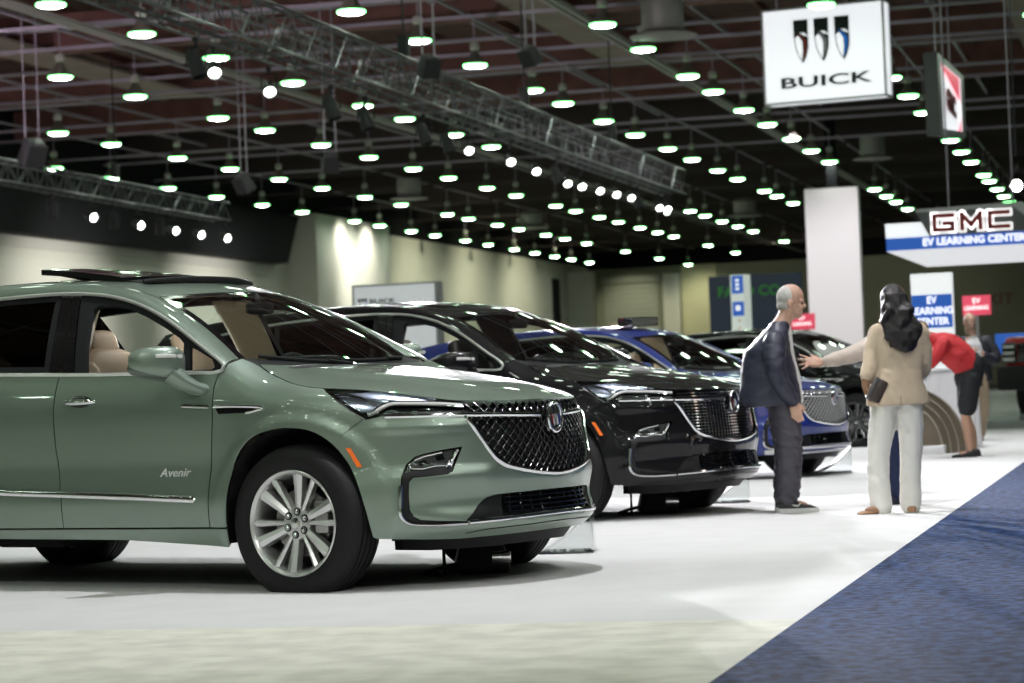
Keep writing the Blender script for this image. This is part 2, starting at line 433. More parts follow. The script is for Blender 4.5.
def make_wheel(parent, x, side, rot=0.):
    """side -1 right, +1 left; the tyre carries rim and brake as sub-parts"""
    S_ = side; yo = .850*S_; x = x-.018 if x > -1 else x
    prof = [(.245,-.115),(.262,-.122),(.285,-.131),(.325,-.134),(.36,-.126),(.379,-.108),(.386,-.085)]
    for w in (-.062, -.021, .021, .062):
        prof += [(.389,w-.016),(.389,w-.005),(.381,w-.004),(.381,w+.004),(.389,w+.005)]
    prof += [(.386,.085),(.379,.108),(.36,.126),(.325,.134),(.285,.131),(.262,.122),(.245,.115)]
    mb = MB().lathe([(r, w*.94) for r, w in prof], 72, axis='y')
    V = []
    for px, py, pz in mb.V:
        if pz < -.325: q = (-.325-pz); py *= 1+q*.55; pz = max(pz, -.343)
        V.append((px, py, pz))
    mb.V = V
    o = mb.build('wheel', RUBBER, parent, deg=40); o.location = (x, yo, .378)
    m = MB(); so = S_
    prof = [(.243,-.10),(.236,-.02),(.240,.05),(.250,.088),(.263,.110),(.267,.121),(.262,.126),(.254,.120),(.243,.104),(.232,.06),(.225,-.02),(.228,-.09)]
    m.lathe([(r, w*so) for r, w in prof], 72, axis='y')
    def spoke(deg, w0, w1, dep):
        a = math.radians(deg)+rot; d = Vector((math.cos(a), 0, math.sin(a))); q = Vector((-math.sin(a), 0, math.cos(a))); out = Vector((0, so, 0))
        st = [(.045,.082,w0),(.09,.088,w0*.92),(.15,.094,(w0+w1)*.45),(.205,.102,w1*.9),(.248,.108,w1)]; VV = []; FF = []
        for r, h, w in st:
            VV += [d*r+q*(-w*.5)+out*(h-dep), d*r+q*(-w*.42)+out*(h-.006), d*r+out*(h+.003), d*r+q*(w*.42)+out*(h-.006), d*r+q*(w*.5)+out*(h-dep)]
        for i in range(len(st)-1): FF += [(i*5+j, i*5+j+1, i*5+5+j+1, i*5+5+j) for j in range(4)]+[(i*5+4, i*5, i*5+5, i*5+9)]
        m.raw(VV, FF)
    for k in range(6):
        spoke(83+60*k, .046, .068, .045); spoke(60+60*k, .026, .038, .04)
    m.lathe([(.001,.094*so),(.030,.094*so),(.036,.088*so),(.080,.084*so),(.086,.07*so),(.086,.0)], 36, axis='y')
    r_ = m.build('rim', ALLOY, o, deg=28)
    n = MB()
    for k in range(6):
        a = math.radians(30+60*k-7)+rot; c = (.058*math.cos(a), 0, .058*math.sin(a))
        n.lathe([(.020,.078*so),(.020,.090*so),(.0145,.091*so)], 14, axis='y', c=c, m=1)
        n.lathe([(.0125,.080*so),(.0115,.098*so),(.007,.103*so),(.001,.103*so)], 6, axis='y', c=c, m=0)
    n.lathe([(.028,.094*so),(.026,.098*so),(.001,.099*so)], 24, axis='y', m=0)
    n.build('lug_nuts', [CHROME, BLKPLA], o)
    b = MB().lathe([(.05,.03*so),(.17,.03*so),(.17,.012*so),(.05,.012*so)], 40, axis='y')
    b.lathe([(.001,.04*so),(.07,.04*so),(.075,0)], 30, axis='y')
    a = math.radians(10); b.box((.15, .035*so, .03), (.09, .10, .17), bev=.02)
    b.build('brake_disc', STEEL, o)
    MB().lathe([(.001,-.06*so),(.232,-.06*so)], 40, axis='y').build('wheel_inner', MATBLK, o)
    return o

def seat(name, root, x, y, lm, head=True):
    m = MB(); R = Matrix.Rotation(math.radians(-14), 3, 'Y')
    m.sq((x+.05, y, .70), (.27, .25, .10), (.5, .5), n=24)
    m.sq((x-.27, y, .98), (.10, .245, .34), (.55, .5), n=24, R=R)
    for s in (-1, 1):
        m.sq((x-.22, y+s*.215, .97), (.09, .05, .28), (.6, .6), n=16, R=R); m.sq((x+.05, y+s*.23, .72), (.25, .05, .09), (.6, .6), n=16)
    m.box((x, y, .56), (.45, .42, .16), bev=.03)
    o = m.build(name, lm, root, deg=80)
    if head:
        h = MB().sq((x-.375, y, 1.31), (.06, .135, .105), (.5, .55), n=24, R=R)
        for s in (-.06, .06): h.tube([(x-.37, y+s, 1.15), (x-.375, y+s, 1.28)], .008)
        h.build('headrest', lm, o, deg=80)
    return o

def shield_logo(parent, c, R, w, h, depth, name='badge', mats=None, white=False):
    """three slim shields in a row inside the given frame (x across, z up, y out)"""
    m = MB(); ms = mats
    sw = w*.25
    for i, cm in enumerate((1, 2, 3)):
        x0 = (i-1)*w*.36
        def pz(pts): return [(x0+a*sw, b*h) for a, b in pts]
        m.prism(pz([(-.52,.5),(.52,.5),(.50,.12),(.2,.2),(-.2,.2),(-.50,.12)]), 0, depth, 0, R, c)
        m.prism(pz([(-.52,.14),(-.2,.22),(.2,.14),(.52,.10),(.50,-.15),(.34,-.35),(.10,-.5),(-.18,-.36),(-.42,-.15)]), 0, depth*.6, 0, R, c)
        m.prism(pz([(-.42,.08),(-.2,.14),(.08,.0),(.10,-.2),(.02,-.43),(-.16,-.32),(-.36,-.12)]), 0, depth*.9, 4, R, c)
        m.prism(pz([(-.3,.2),(.12,.12),(.40,.0),(.36,-.18),(.22,-.34),(.08,-.44),(.16,-.15),(.12,.0)]), 0, depth*1.05, cm, R, c)
    return m

emis_dome = mat('dome_lamp_glow', (.8, .8, .8), .5, emit=(1, .93, .82), estr=14.)
def build_car():
    root = empty('car'); g = P_GREEN
    # hidden dark carcass behind the shut lines
    top = [(0,.90),(.55,.90),(.95,.95),(1.30,.99),(1.6,1.02),(1.9,1.06),(2.1,1.10),(3.2,1.12),(T_END-.02,1.12)]
    poly = top+[(T_END-.02,.30),(AR[0,0]+.03,.30)]+[tuple(p) for p in inset(arch(AR,.30), -.012)]+[(AR[-1,0]-.03,.30),(AF[0,0]+.03,.30)]+[tuple(p) for p in inset(arch(AF,.27), -.012)]+[(1.06,.30),(0,.30)]
    inner = [(.0,.86),(.52,.86),(.44,.66),(.3,.61),(0,.60)]
    m = MB()
    for fl in (False, True):
        V, F, N = patch_geo(Bo(-.045), poly, h=.08, gap=0, flange=0)
        m.raw(V if fl else V*SGN, F)
    for x0 in (0., -3.071):                       # wheel housings
        for s in (-1, 1):
            a = np.linspace(math.radians(-14), math.radians(194), 25); V = []; F = []
            for q in a:
                wx, wz = x0+.47*math.cos(q), .39+.47*math.sin(q); so = float(B(t_of_x(min(wx, .6)), wz)[1])-.03
                V += [(wx, s*.56, wz), (wx, s*so, wz)]
            F = [(2*i, 2*i+1, 2*i+3, 2*i+2) for i in range(len(a)-1)]; m.raw(V, F)
            c = len(a); V = [(x0, s*.56, .39)]+[(x0+.47*math.cos(q), s*.56, .39+.47*math.sin(q)) for q in a]; m.raw(V, [(0, i, i+1) for i in range(1, c)])
    m.box((-1.6, 0, .36), (4.6, 1.10, .16)); m.box((-1.53, 0, .38), (2.1, 1.78, .12)); m.box((-.1, 0, .62), (.9, 1.05, .40))
    m.tube([(-3.9, .35, .30), (-2.2, .30, .26), (-.6, .25, .26)], .04); m.box((-2.2, -.35, .27), (.5, .35, .09), bev=.02)
    m.build('underbody', MATBLK, root, smooth=False)
    hood_mesh(root, g)
    # --- panels, right (flip False) and left
    af = lambda z: [tuple(p) for p in arch(AF, z)]
    def panels(fl):
        hl = [(t, z) for t, z in HEDGE if t >= 1.358]
        fend = hl+[(1.78,1.145),(1.86,1.185),(1.93,1.215),(1.962,1.19)]+FCUT+[(1.938,.358)]+[p for p in af(.375) if p[0] > 1.255]+[(1.250,.726),(1.236,.806),(1.128,.882),(1.24,.965)]
        patch('front_fender', B, fend, g, root, flip=fl, h=.02)
        zb = [(t, z) for t, z in [(3.079,1.176),(2.80,1.168),(2.17,1.153),(2.03,1.146),(1.985,1.15)]]
        fd = patch('front_door', B, FCUT+BCUT[::-1]+zb[1:-1], g, root, flip=fl)
        rd = patch('rear_door', B, BCUT+[(AR[-1,0]-.02,.358)]+[tuple(p) for p in arch(AR,.36)[::-1] if p[0] < 4.40 and p[1] < .77]+[(4.37,.80),(4.43,.95),(4.43,1.08),(4.40,1.222),(3.53,1.195)], g, root, flip=fl)
        q = [(4.40,1.222),(4.43,1.08),(4.43,.95),(4.37,.80)]+[tuple(p) for p in arch(AR,.36)[::-1] if p[0] > 4.39]+[(5.03,.32),(6.0,.32),(T_END,.32),(T_END,.74),(6.1,.74),(6.05,1.2),(5.4,1.28)]
        patch('quarter_panel', B, q, g, root, flip=fl)
        patch('rocker_panel', B, [(1.94,.353),(2.053,.353),(3.053,.353),(4.15,.353),(4.155,.30),(3.53,.300),(2.645,.293),(2.232,.271),(1.945,.256)], g, root, flip=fl)
        # handles
        for d, t0 in ((fd, 2.901), (rd, 4.22)):
            c = P3(B, [(t0, 1.017)], fl)[0]; sg = 1 if fl else -1
            h = MB().sq((c[0], c[1]-sg*.004, c[2]), (.088, .010, .040), (1, 1), n=24, m=1)
            h.tube([(c[0]+dx, c[1]+sg*dy, c[2]+.006) for dx, dy in ((-.105,.0),(-.075,.022),(0,.034),(.075,.022),(.105,.0))], [(.009,.006),(.014,.010),(.016,.011),(.014,.010),(.009,.006)], 10)
            h.build('door_handle', [CHROME, GLOSSBLK], d)
        # chrome spear along the doors, vent on the fender
        l = [(4.1,.60),(3.49,.557),(3.083,.541),(2.602,.523),(2.25,.508),(2.125,.503)]
        trim('door_moulding', Bo(.006), l, [(.019,.011)]*20+[(.004,.004)], CHROME, root, fl, n=10)
        V, F, N = patch_geo(Bo(.003), [(3.45,.549),(2.25,.503),(2.14,.4985),(2.25,.494),(3.45,.535)], h=.05, gap=0, flange=.006)
        trim('door_vent_spear', Bo(.004), [(2.205,.982),(2.15,.980),(2.02,.972)], [(.004,.004)]+[(.010,.006)]*7+[(.010,.006)], CHROME, root, fl, sm=True)
        patch('fender_vent', Bo(.002), [(1.985,.968),(1.80,.968),(1.683,.960),(1.72,.946),(1.78,.936),(1.96,.934)], GLOSSBLK, root, flip=fl, h=.03, gap=0)
        trim('fender_vent_trim', Bo(.006), [(1.99,.972),(1.85,.971),(1.683,.961),(1.72,.945),(1.78,.935)], .009, CHROME, root, fl)
        patch('side_marker', Bo(.003), [(1.215,.745),(1.190,.743),(1.134,.649),(1.160,.648)], ORANGE, root, flip=fl, h=.03, gap=0, flange=.008)
    both(panels)
    # --- front bumper, full width, with openings
    right = [(.60,.868)]+[p for p in HLAMP_LOW[::-1] if p[0] > .61]
    half = [tuple(p) for p in GRILLE[::-1]]+[(.61,.873)]+[p for p in HLAMP_LOW[::-1] if .61 < p[0] < 1.13]+[(1.128,.882),(1.236,.806),(1.250,.726)]+[p for p in af(.29) if p[0] < 1.245]+[(1.08,.291),(.95,.283),(.847,.277),(.652,.272),(.37,.279),(0,.284)]
    full = half+[(-t, z) for t, z in half[::-1] if t > 0]
    lsh = LOUT+LINN
    fogq = FOG
    def mir(p): return [(-t, z) for t, z in p][::-1]
    intk = INTAKE+[(0,.374)]; intk = INTAKE+mir(INTAKE)[1:]+mir([(0,.374)]+INT_LOW[1:])[:-1]+INT_LOW
    intk = INTAKE+[(-t, z) for t, z in INTAKE[::-1] if t > 0]+[(-t, z) for t, z in INT_LOW[::-1]]+INT_LOW[1:]
    fogL = [(.634,.727),(.744,.714),(.83,.700),(.876,.687),(.919,.652),(.942,.597)]+LOUT[1:]+LINN+[(.82,.592),(.72,.599),(.695,.612)]
    bump_o = patch('front_bumper', B, full, g, root, holes=[fogL, mir(fogL), intk], gap=.002, h=.017)
    # intake recess, grid, side blanks
    intb = [(p[0]*.995, p[1]) for p in intk]
    li = patch('lower_grille', Bo(-.05), inset(intk, -.012), MATBLK, root, h=.05, gap=0, flange=0)
    m = MB()
    for z in (.395, .418, .441, .464): m.tube(P3(Bo(-.02), [(t, z+.0) for t in np.linspace(-.40, .40, 25)]), (.006, .010), 6)
    for t in np.linspace(-.36, .36, 10): m.tube(P3(Bo(-.024), [(t*1.02, .372), (t, .42), (t*.98, .482)]), .005, 6)
    m.build('grille_bars', GLOSSBLK, li)
    for fl in (False, True):
        patch('intake_blank', Bo(-.018), [(.630,.366),(.592,.405),(.560,.440),(.52,.466),(.44,.478),(.405,.480),(.43,.366)], BLKPLA, li, flip=fl, h=.04, gap=0)
    trim('intake_lip', Bo(.004), [(-.62,.356),(-.46,.362),(-.3,.367),(0,.372),(.3,.367),(.46,.362),(.62,.356)], (.012,.008), CHROME, root)
    # air dam
    dam = [(-1.07,.285),(-.85,.272),(-.652,.268),(-.37,.275),(0,.28),(.37,.275),(.652,.268),(.85,.272),(1.07,.285),(1.08,.213),(.80,.211),(.64,.215),(.36,.222),(0,.232)]
    dam += [(-t, z) for t, z in dam[-2:-6:-1]]
    patch('air_dam', lambda t, z: B(t, z, -.012-.16*(np.abs(t)/.8)**2.2), dam, BLKPLA, root, h=.05, gap=0, flange=.03)
    trim('splitter_groove', Bo(.002), [(-.63,.300),(-.5,.316),(-.3,.322),(0,.328),(.3,.322),(.5,.316),(.63,.300)], (.0025,.002), BLKPLA, root)
    # --- grille
    low = [tuple(p) for p in GRILLE]; gl = low+[(-t, z) for t, z in low[::-1] if t > 0]+[(-.585,.952),(-.35,.946),(0,.944),(.35,.946),(.585,.952)]
    gr = patch('grille', Bo(-.065), inset(gl, -.01), MATBLK, root, h=.05, gap=0, flange=0)
    gp = np.array(gl); m = MB(); da, sp = .92, .052
    for sg in (-1, 1):
        for k in range(-26, 27):
            c = k*sp; run = []
            T = np.linspace(-.62, .62, 311); Z = .76+sg*(T*da-c); pts = np.stack([T, Z], 1); ok = pip(pts, gp)
            idx = np.where(ok)[0]
            if len(idx) < 4: continue
            for seg in np.split(idx, np.where(np.diff(idx) > 1)[0]+1):
                if len(seg) < 4: continue
                q = pts[seg][::max(1, len(seg)//14)]; q = np.vstack([q, pts[seg][-1:]])
                m.tube(P3(Bo(-.022+.004*sg), q), (.0046, .007), 6)
    m.build('grille_mesh', DCHROME, gr, deg=50)
    st = MB()
    for sg in (1,):
        a0 = np.arange(-12, 13)
        for i in a0:
            for j in a0:
                for hx in (0, .5):
                    t = (i+hx)*sp/da; z = .76+(j+hx)*sp
                    if pip(np.array([[t, z]]), inset(gp, .012))[0]:
                        p = P3(Bo(-.012), [(t, z)])[0]; st.sq(p, (.006, .0065, .008), (1, 1), n=6)
    st.build('grille_studs', CHROME, gr)
    trim('grille_frame', Bo(.004), [tuple(p) for p in low]+[(-t, z) for t, z in low[::-1] if t > 0], (.012, .009), CHROME, root, per=1, sm=False)
    for fl in (False, True):
        trim('grille_bar', Bo(-.004), [(1.02,.8915),(.85,.889),(.685,.887),(.45,.880),(.25,.873),(.10,.868)], (.013, .010), CHROME, root, fl)
    # badge
    b = MB(); cb = np.array([.928, 0, .852]); tilt = Matrix.Rotation(math.radians(-4), 3, 'Y')
    ring = [(cb[0]+.012, .060*math.cos(a), cb[2]+.073*math.sin(a)) for a in np.linspace(0, 2*PI, 40, endpoint=False)]
    b.tube(ring, .0105, 8, closed=True)
    b.sq((cb[0]-.004, 0, cb[2]), (.012, .058, .071), (.3, 1.), n=32, m=5)
    bo = b.build('badge', [CHROME]*5+[DCHROME], root)
    Rb = Matrix(((0, 1, 0), (-1, 0, 0), (0, 0, 1))).transposed()
    Rb = Matrix(((0, 1, 0), (1, 0, 0), (0, 0, 1)))
    shield_logo(bo, (cb[0]+.004, 0, cb[2]), Rb, .092, .088, .012).build('badge_emblem', [CHROME, mat('badge_red', (.5, .02, .03), .2, .3), ALLOY, mat('badge_blue', (.03, .08, .45), .2, .3), CHROME], bo)
    # --- lamps
    top = [(t, z) for t, z in HEDGE if .584 <= t <= 1.358]
    def lamps(fl):
        hlp = HLAMP_LOW+[(.585,.948)]+top[1:-1]
        hl = patch('headlamp', Bo(-.030), hlp, GLOSSBLK, root, flip=fl, h=.04, gap=.001, flange=.0)
        V, F, N = patch_geo(Bo(-.001), hlp, h=.035, gap=.003, flange=.03)
        patch('lens', Bo(-.001), hlp, LENS, hl, flip=fl, h=.035, gap=.003, flange=.01)
        trim('daytime_light', Bo(-.010), [(1.105,.903),(1.075,.911),(1.05,.926),(1.015,.943),(.978,.951),(.9,.949),(.786,.944),(.69,.938),(.605,.930)], [(.011,.009)]*33, WHITELENS, hl, fl)
        patch('reflector', Bo(-.020), [(1.29,1.01),(1.14,.915),(1.095,.918),(1.05,.950),(1.0,.968),(.9,.968),(.76,.958),(.74,.964),(.9,.986),(1.1,1.012)], mat('reflector_grey', (.34, .38, .44), .22, .8), hl, flip=fl, h=.03, gap=0, flange=.0)
        trim('reflector_edge', Bo(-.014), [(1.29,1.0),(1.22,1.005),(1.14,.985),(1.08,.955),(1.055,.940)], .006, CHROME, hl, fl)
        trim('lamp_chrome', Bo(-.012), [(1.06,.899),(.9,.905),(.75,.905),(.6,.900)], (.006,.006), CHROME, hl, fl)
        trim('headlamp_seal', Bo(.0), [(1.352,1.040),(1.24,.962),(1.119,.882)], .004, CHROME, hl, fl)
        patch('fog_recess', Bo(-.03), inset(fogL, -.01), GLOSSBLK, root, flip=fl, h=.04, gap=0, flange=0)
        fo = patch('fog_lamp', Bo(-.014), inset(FOG, .008), mat('fog_glass', (.30, .31, .32), .16, .85), root, flip=fl, h=.03, gap=0, flange=.01)
        patch('fog_trim', Bo(-.006), [(.945,.585),(.938,.588),(.82,.592),(.72,.599),(.695,.612),(.70,.640),(.80,.632),(.90,.620),(.936,.612)], BLKPLA, fo, flip=fl, h=.03, gap=0)
        for q in ([(.905,.655),(.90,.632),(.84,.628),(.78,.640),(.72,.640)], [(.88,.672),(.83,.690),(.74,.706)]):
            trim('fog_reflector', Bo(-.006), q, .006, CHROME, fo, fl, sm=False)
        for q in ([(.885,.66),(.83,.672),(.80,.655),(.85,.642)], [(.775,.685),(.735,.695),(.725,.67),(.765,.664)]):
            patch('fog_bowl', Bo(-.010), q, GLOSSBLK, fo, flip=fl, h=.03, gap=0, flange=.0)
        trim('fog_bar', Bo(-.004), [(.66,.715),(.70,.655),(.72,.625)], .010, CHROME, fo, fl)
        trim('bumper_trim', Bo(.002), LOUT[1:], [(.013, .008)]*60, CHROME, root, fl)
        patch('bumper_trim_inner', Bo(-.004), LOUT+LINN+[(.91,.592)], BLKPLA, root, flip=fl, h=.03, gap=.002)
    both(lamps)
    # --- glasshouse
    ws = grid_mesh('windshield', lambda a, b: W(a, b), np.linspace(-1.0, 1.0, 33), np.linspace(-.02, 1.0, 17), WSGLASS, root)
    grid_mesh('windshield_band', lambda a, b: W(a, b, .002), np.linspace(-1.0, 1.0, 33), np.linspace(.955, 1.012, 4), GLOSSBLK, ws)
    for s in (-1, 1): grid_mesh('windshield_edge', lambda a, b: W(a, b, .003), np.linspace(.955, 1.01, 3)*s, np.linspace(0, 1, 15), GLOSSBLK, ws)
    cw = MB(); ax = np.linspace(-1, 1, 25)
    Pa = W(ax, ax*0-.06, -.02); Pb = W(ax, ax*0+.012, .004); V = np.vstack([Pa+[.11,0,-.005], Pb])*SGN; cw.raw(V, [(i, i+1, 26+i, 25+i) for i in range(24)]); cw.build('cowl', BLKPLA, root)
    for a0, a1 in ((-.75, .10), (.05, .85)):
        w = MB(); q = np.linspace(0, 1, 9); A = a0+(a1-a0)*q
        w.tube(W(A, .004+.028*q, .014)*SGN, (.010, .006), 6); w.tube([*(W(np.array([a0-.03, a0+.2]), np.array([-.02, .012]), .02)*SGN)], .010, 6); w.build('wiper', BLKPLA, root)
    roof = grid_mesh('roof', R, np.concatenate([np.linspace(-1.0, -1.22, 5), np.linspace(-1.32, -4.08, 24)]), np.linspace(-1, 1, 25), g, root)
    # tilted sunroof glass, its opening and the wind deflector
    m = MB(); u = np.linspace(-.72, .72, 13)
    op = grid_mesh('sunroof_opening', lambda x, u: R(x, u, .004), np.linspace(-1.27, -2.0, 8), u, MATBLK, root)
    pv = []; nu, nx = 15, 9
    for zoff in (0, -.030):
        for x in np.linspace(-1.50, -2.10, nx):
            for uu in np.linspace(-.76, .76, nu): pv.append((x, .61*uu, float(RZ(x))-.025*uu*uu+.018-(x+1.50)*.085+zoff))
    F = [(i*nu+j, i*nu+j+1, (i+1)*nu+j+1, (i+1)*nu+j) for i in range(nx-1) for j in range(nu-1)]; k = nx*nu
    F += [tuple(a+k for a in f[::-1]) for f in F]
    rim = list(range(nu))+[i*nu+nu-1 for i in range(1, nx)]+[(nx-1)*nu+j for j in range(nu-2, -1, -1)]+[i*nu for i in range(nx-2, 0, -1)]
    F += [(rim[i], rim[(i+1) % len(rim)], rim[(i+1) % len(rim)]+k, rim[i]+k) for i in range(len(rim))]
    sg = add('sunroof_panel', pv, F, GLOSSBLK, root); sharp(sg)
    for s in (-1, 1): m.bar((-1.80, s*.40, 1.70), (-2.0, s*.40, 1.74), .02)
    uu = np.linspace(-.78, .78, 17); D = R(-1.245+.05*uu**2*0-.06*uu**2, uu, .018)*SGN
    m.tube(D, [(.020*(1-.8*abs(x)**3), .012) for x in uu], 8); m.build('wind_deflector', BLKPLA, root)
    # pillars and cant rail
    dt = smooth_line(DLO_T, 4)
    bpar = np.concatenate([np.linspace(0, 1, 26)])
    def rails(fl):
        n1 = 21; sel = dt[dt[:, 0] > -1.165]; q = np.linspace(0, 1, n1)
        L = np.concatenate([[0], np.cumsum(np.hypot(*np.diff(sel, axis=0).T))]); L /= L[-1]
        c2 = np.stack([np.interp(q, L, sel[:, 0]), np.interp(q, L, sel[:, 1])], 1)
        A = W(np.ones(n1), q, .0); Bq = G(c2[:, 0], c2[:, 1], .002)
        xr = np.linspace(-1.02, -4.06, 34)[1:]; Rr = R(xr, np.ones(33))
        sel = dt[dt[:, 0] < -1.16]; tail = np.array([(-3.80,1.40),(-3.95,1.36),(-4.10,1.30)]); sel = np.vstack([sel[:-1], tail])
        L = np.concatenate([[0], np.cumsum(np.hypot(*np.diff(sel, axis=0).T))]); L /= L[-1]; q2 = np.linspace(0, 1, 33)
        c3 = np.stack([np.interp(q2, L, sel[:, 0]), np.interp(q2, L, sel[:, 1])], 1)
        strip_mesh('roof_pillar', np.vstack([A, Rr]), np.vstack([Bq, G(c3[:, 0], c3[:, 1], .002)]), .016, g, root, fl)
        strip_mesh('pillar_lining', np.vstack([A, Rr])-[0, .03, .035], np.vstack([Bq, G(c3[:, 0], c3[:, 1], -.035)]), -.005, BEIGE2, root, fl, n=5)
        patch('rear_pillar', Go(.001), [(-3.74,1.42),(-3.95,1.37),(-4.12,1.31),(-4.12,1.14),(-3.4,1.14),(-3.4,1.24),(-3.70,1.27),(-3.77,1.33)], g, root, flip=fl, gap=0)
        dlo = [tuple(p) for p in dt]+DLO_B
        trim('window_trim', Go(.011), dlo, (.0105, .009), SATIN, root, fl, per=1, sm=False, closed=True)
        # front window frame with its opening and the fixed triangle
        fr = [p for p in dlo if p[0] > -1.60]+[]
        tp = [p for p in dlo[:len(dt)] if p[0] > -1.60]; bt = [p for p in DLO_B if p[0] > -1.45]
        fr = tp+[(-1.615,1.606),(-1.55,1.40),(-1.482,1.167)]+bt
        op_ = [(-1.405,1.172),(-1.45,1.30),(-1.487,1.454),(-1.488,1.515),(-1.47,1.532),(-1.426,1.538),(-1.32,1.530),(-1.221,1.510),(-1.12,1.475),(-.96,1.407),(-.815,1.335),(-.775,1.305),(-.735,1.163)]
        tri = [(-.735,1.292),(-.70,1.280),(-.558,1.215),(-.530,1.175),(-.545,1.163),(-.695,1.163)]
        patch('window_frame', Go(-.006), fr, mat('frame_grey', (.010, .0105, .012), .7, spec=.2), root, holes=[op_, tri], flip=fl, h=.04, gap=.0, flange=.03)
        patch('quarter_light', Go(-.018), tri, CLEAR, root, flip=fl, h=.06, gap=-.004, flange=0)
        bp = [(-1.615,1.606),(-1.55,1.40),(-1.482,1.167),(-1.655,1.172),(-1.70,1.40),(-1.755,1.612)]
        patch('center_pillar', Go(.001), [(-1.615,1.606),(-1.55,1.40),(-1.482,1.167),(-1.572,1.169),(-1.615,1.40),(-1.676,1.610)], GLOSSBLK, root, flip=fl, h=.05, gap=.002)
        patch('center_pillar', Go(.001), [(-1.681,1.610),(-1.62,1.40),(-1.577,1.169),(-1.664,1.174),(-1.70,1.40),(-1.755,1.612)], GLOSSBLK, root, flip=fl, h=.05, gap=.002)
        tp2 = [p for p in dlo[:len(dt)] if -2.75 < p[0] < -1.77]; bt2 = [p for p in DLO_B if -2.7 < p[0] < -1.7]
        rear = [(-1.755,1.610)]+tp2+[(-2.78,1.582),(-2.62,1.21)]+bt2+[(-1.664,1.178)]
        ri = inset(rear, .040)
        patch('window_frame', Go(-.006), rear, mat('frame_grey'), root, holes=[ri], flip=fl, h=.05, gap=0, flange=.02)
        if not fl: patch('rear_window', Go(-.016), ri, DARKGLASS, root, flip=fl, h=.06, gap=-.004, flange=0)   # the left rear pane is wound down
        patch('rear_quarter_window', Go(-.006), [(-2.80,1.580),(-3.2,1.535),(-3.55,1.472),(-3.72,1.405),(-3.75,1.33),(-3.68,1.275),(-3.5,1.247),(-2.9,1.220),(-2.64,1.213)], mat('black_glass', (.004, .004, .005), .03, spec=.6), root, flip=fl, h=.06, gap=0)
        # door mirror
        sg = 1 if fl else -1
        def shp(p):
            k = (p.y/.13); return Vector((p.x*(1-.18*max(k, 0))-.05*max(k, 0)-.03*k*k, p.y, p.z*(1-.16*max(0, k))+.012*k))
        def put(V): return [(x, sg*y, z) for x, y, z in V]
        h = MB().sq((-.700, 1.095, 1.205), (.088, .145, .085), (.62, .72), n=28, fn=shp)
        h.tube([(-.585, .935, 1.060), (-.60, .98, 1.068), (-.64, 1.03, 1.105), (-.68, 1.075, 1.155)], [(.034,.060),(.038,.062),(.048,.066),(.06,.07)], 12)
        h.V = put(h.V); mo = h.build('door_mirror', g, root, deg=80)
        h = MB().sq((-.718, 1.095, 1.168), (.085, .140, .055), (.7, .75), n=24, fn=shp)
        h.V = put(h.V); h.build('mirror_lower_shell', mat('mirror_grey', (.10, .125, .11), .35, .3, coat=.6), mo, deg=80)
        h = MB().sq((-.770, 1.10, 1.205), (.02, .125, .068), (.5, .6), n=20); h.V = put(h.V); h.build('mirror_glass', CHROME, mo)
        h = MB().tube([(-.612, 1.06, 1.232), (-.626, 1.13, 1.237), (-.665, 1.20, 1.238)], (.010, .005), 8); h.V = put(h.V); h.build('turn_signal', WHITELENS, mo)
    both(rails)
    # rear window, tailgate, tail lamps
    def tg(a, b):
        base = np.stack([-4.06-.10*(1-a**2), .80*a, 1.12+0*a], -1); topp = R(-4.07+0*a, a); return base+(topp-base)*b[..., None]
    grid_mesh('rear_screen', tg, np.linspace(-.86, .86, 17), np.linspace(.08, .94, 9), mat('black_glass'), root)
    grid_mesh('tailgate', lambda a, b: tg(a, b)+np.array([.012, 0, 0]), np.linspace(-1, 1, 17), np.linspace(0, 1, 7), g, root)
    patch('tailgate_panel', B, [(6.1,.745),(T_END,.745),(T_END,1.15),(6.06,1.19)], g, root); patch('tailgate_panel', B, [(6.1,.745),(T_END,.745),(T_END,1.15),(6.06,1.19)], g, root, flip=True)
    for fl in (False, True): patch('tail_lamp', Bo(.006), [(5.45,1.02),(6.3,1.0),(6.3,.93),(5.7,.93)], REDLENS, root, flip=fl, h=.05, gap=0)
    # --- inside
    cab = MB(); V, F, N = None, None, None
    grid_mesh('headliner', lambda x, u: R(x, u, -.045), np.linspace(-1.12, -4.0, 20), np.linspace(-.97, .97, 13), BEIGE2, root)
    m = MB(); m.box((-1.9, 0, .48), (3.6, 1.66, .08))
    m.box((-3.75, 0, .85), (.06, 1.6, .8)); m.build('cabin_floor', INTBLK, root, smooth=False)
    for fl in (False, True):
        patch('door_lining', Bo(-.07), [(2.05,1.13),(3.2,1.14),(5.2,1.17),(5.2,.45),(2.0,.45)], BEIGE2, root, flip=fl, h=.12, gap=0, flange=0)
        patch('pillar_cover', Go(-.05), [(-1.50,1.58),(-1.45,1.15),(-1.70,1.15),(-1.78,1.59)], BEIGE2, root, flip=fl, h=.08, gap=0)
        patch('rear_lining', Go(-.05), [(-2.70,1.56),(-2.60,1.19),(-2.86,1.2),(-2.95,1.55)], INTBLK, root, flip=fl, h=.12, gap=0)
    d = MB(); d.sq((-.52, 0, 1.02), (.30, .78, .155), (.35, .4), n=36); d.sq((-.60, .37, 1.14), (.17, .20, .06), (.6, .7), n=20)
    d.box((-.85, 0, .74), (.7, .26, .40), bev=.05); d.box((-.735, .12, 1.165), (.03, .62, .13), bev=.01)
    d.build('dashboard', INTBLK, root, deg=60)
    w = MB(); Rw = Matrix.Rotation(math.radians(-24), 3, 'Y'); c = Vector((-.93, .37, 1.075))
    w.tube([c+Rw @ Vector((0, .185*math.cos(a), .185*math.sin(a))) for a in np.linspace(0, 2*PI, 32, endpoint=False)], .016, 8, closed=True)
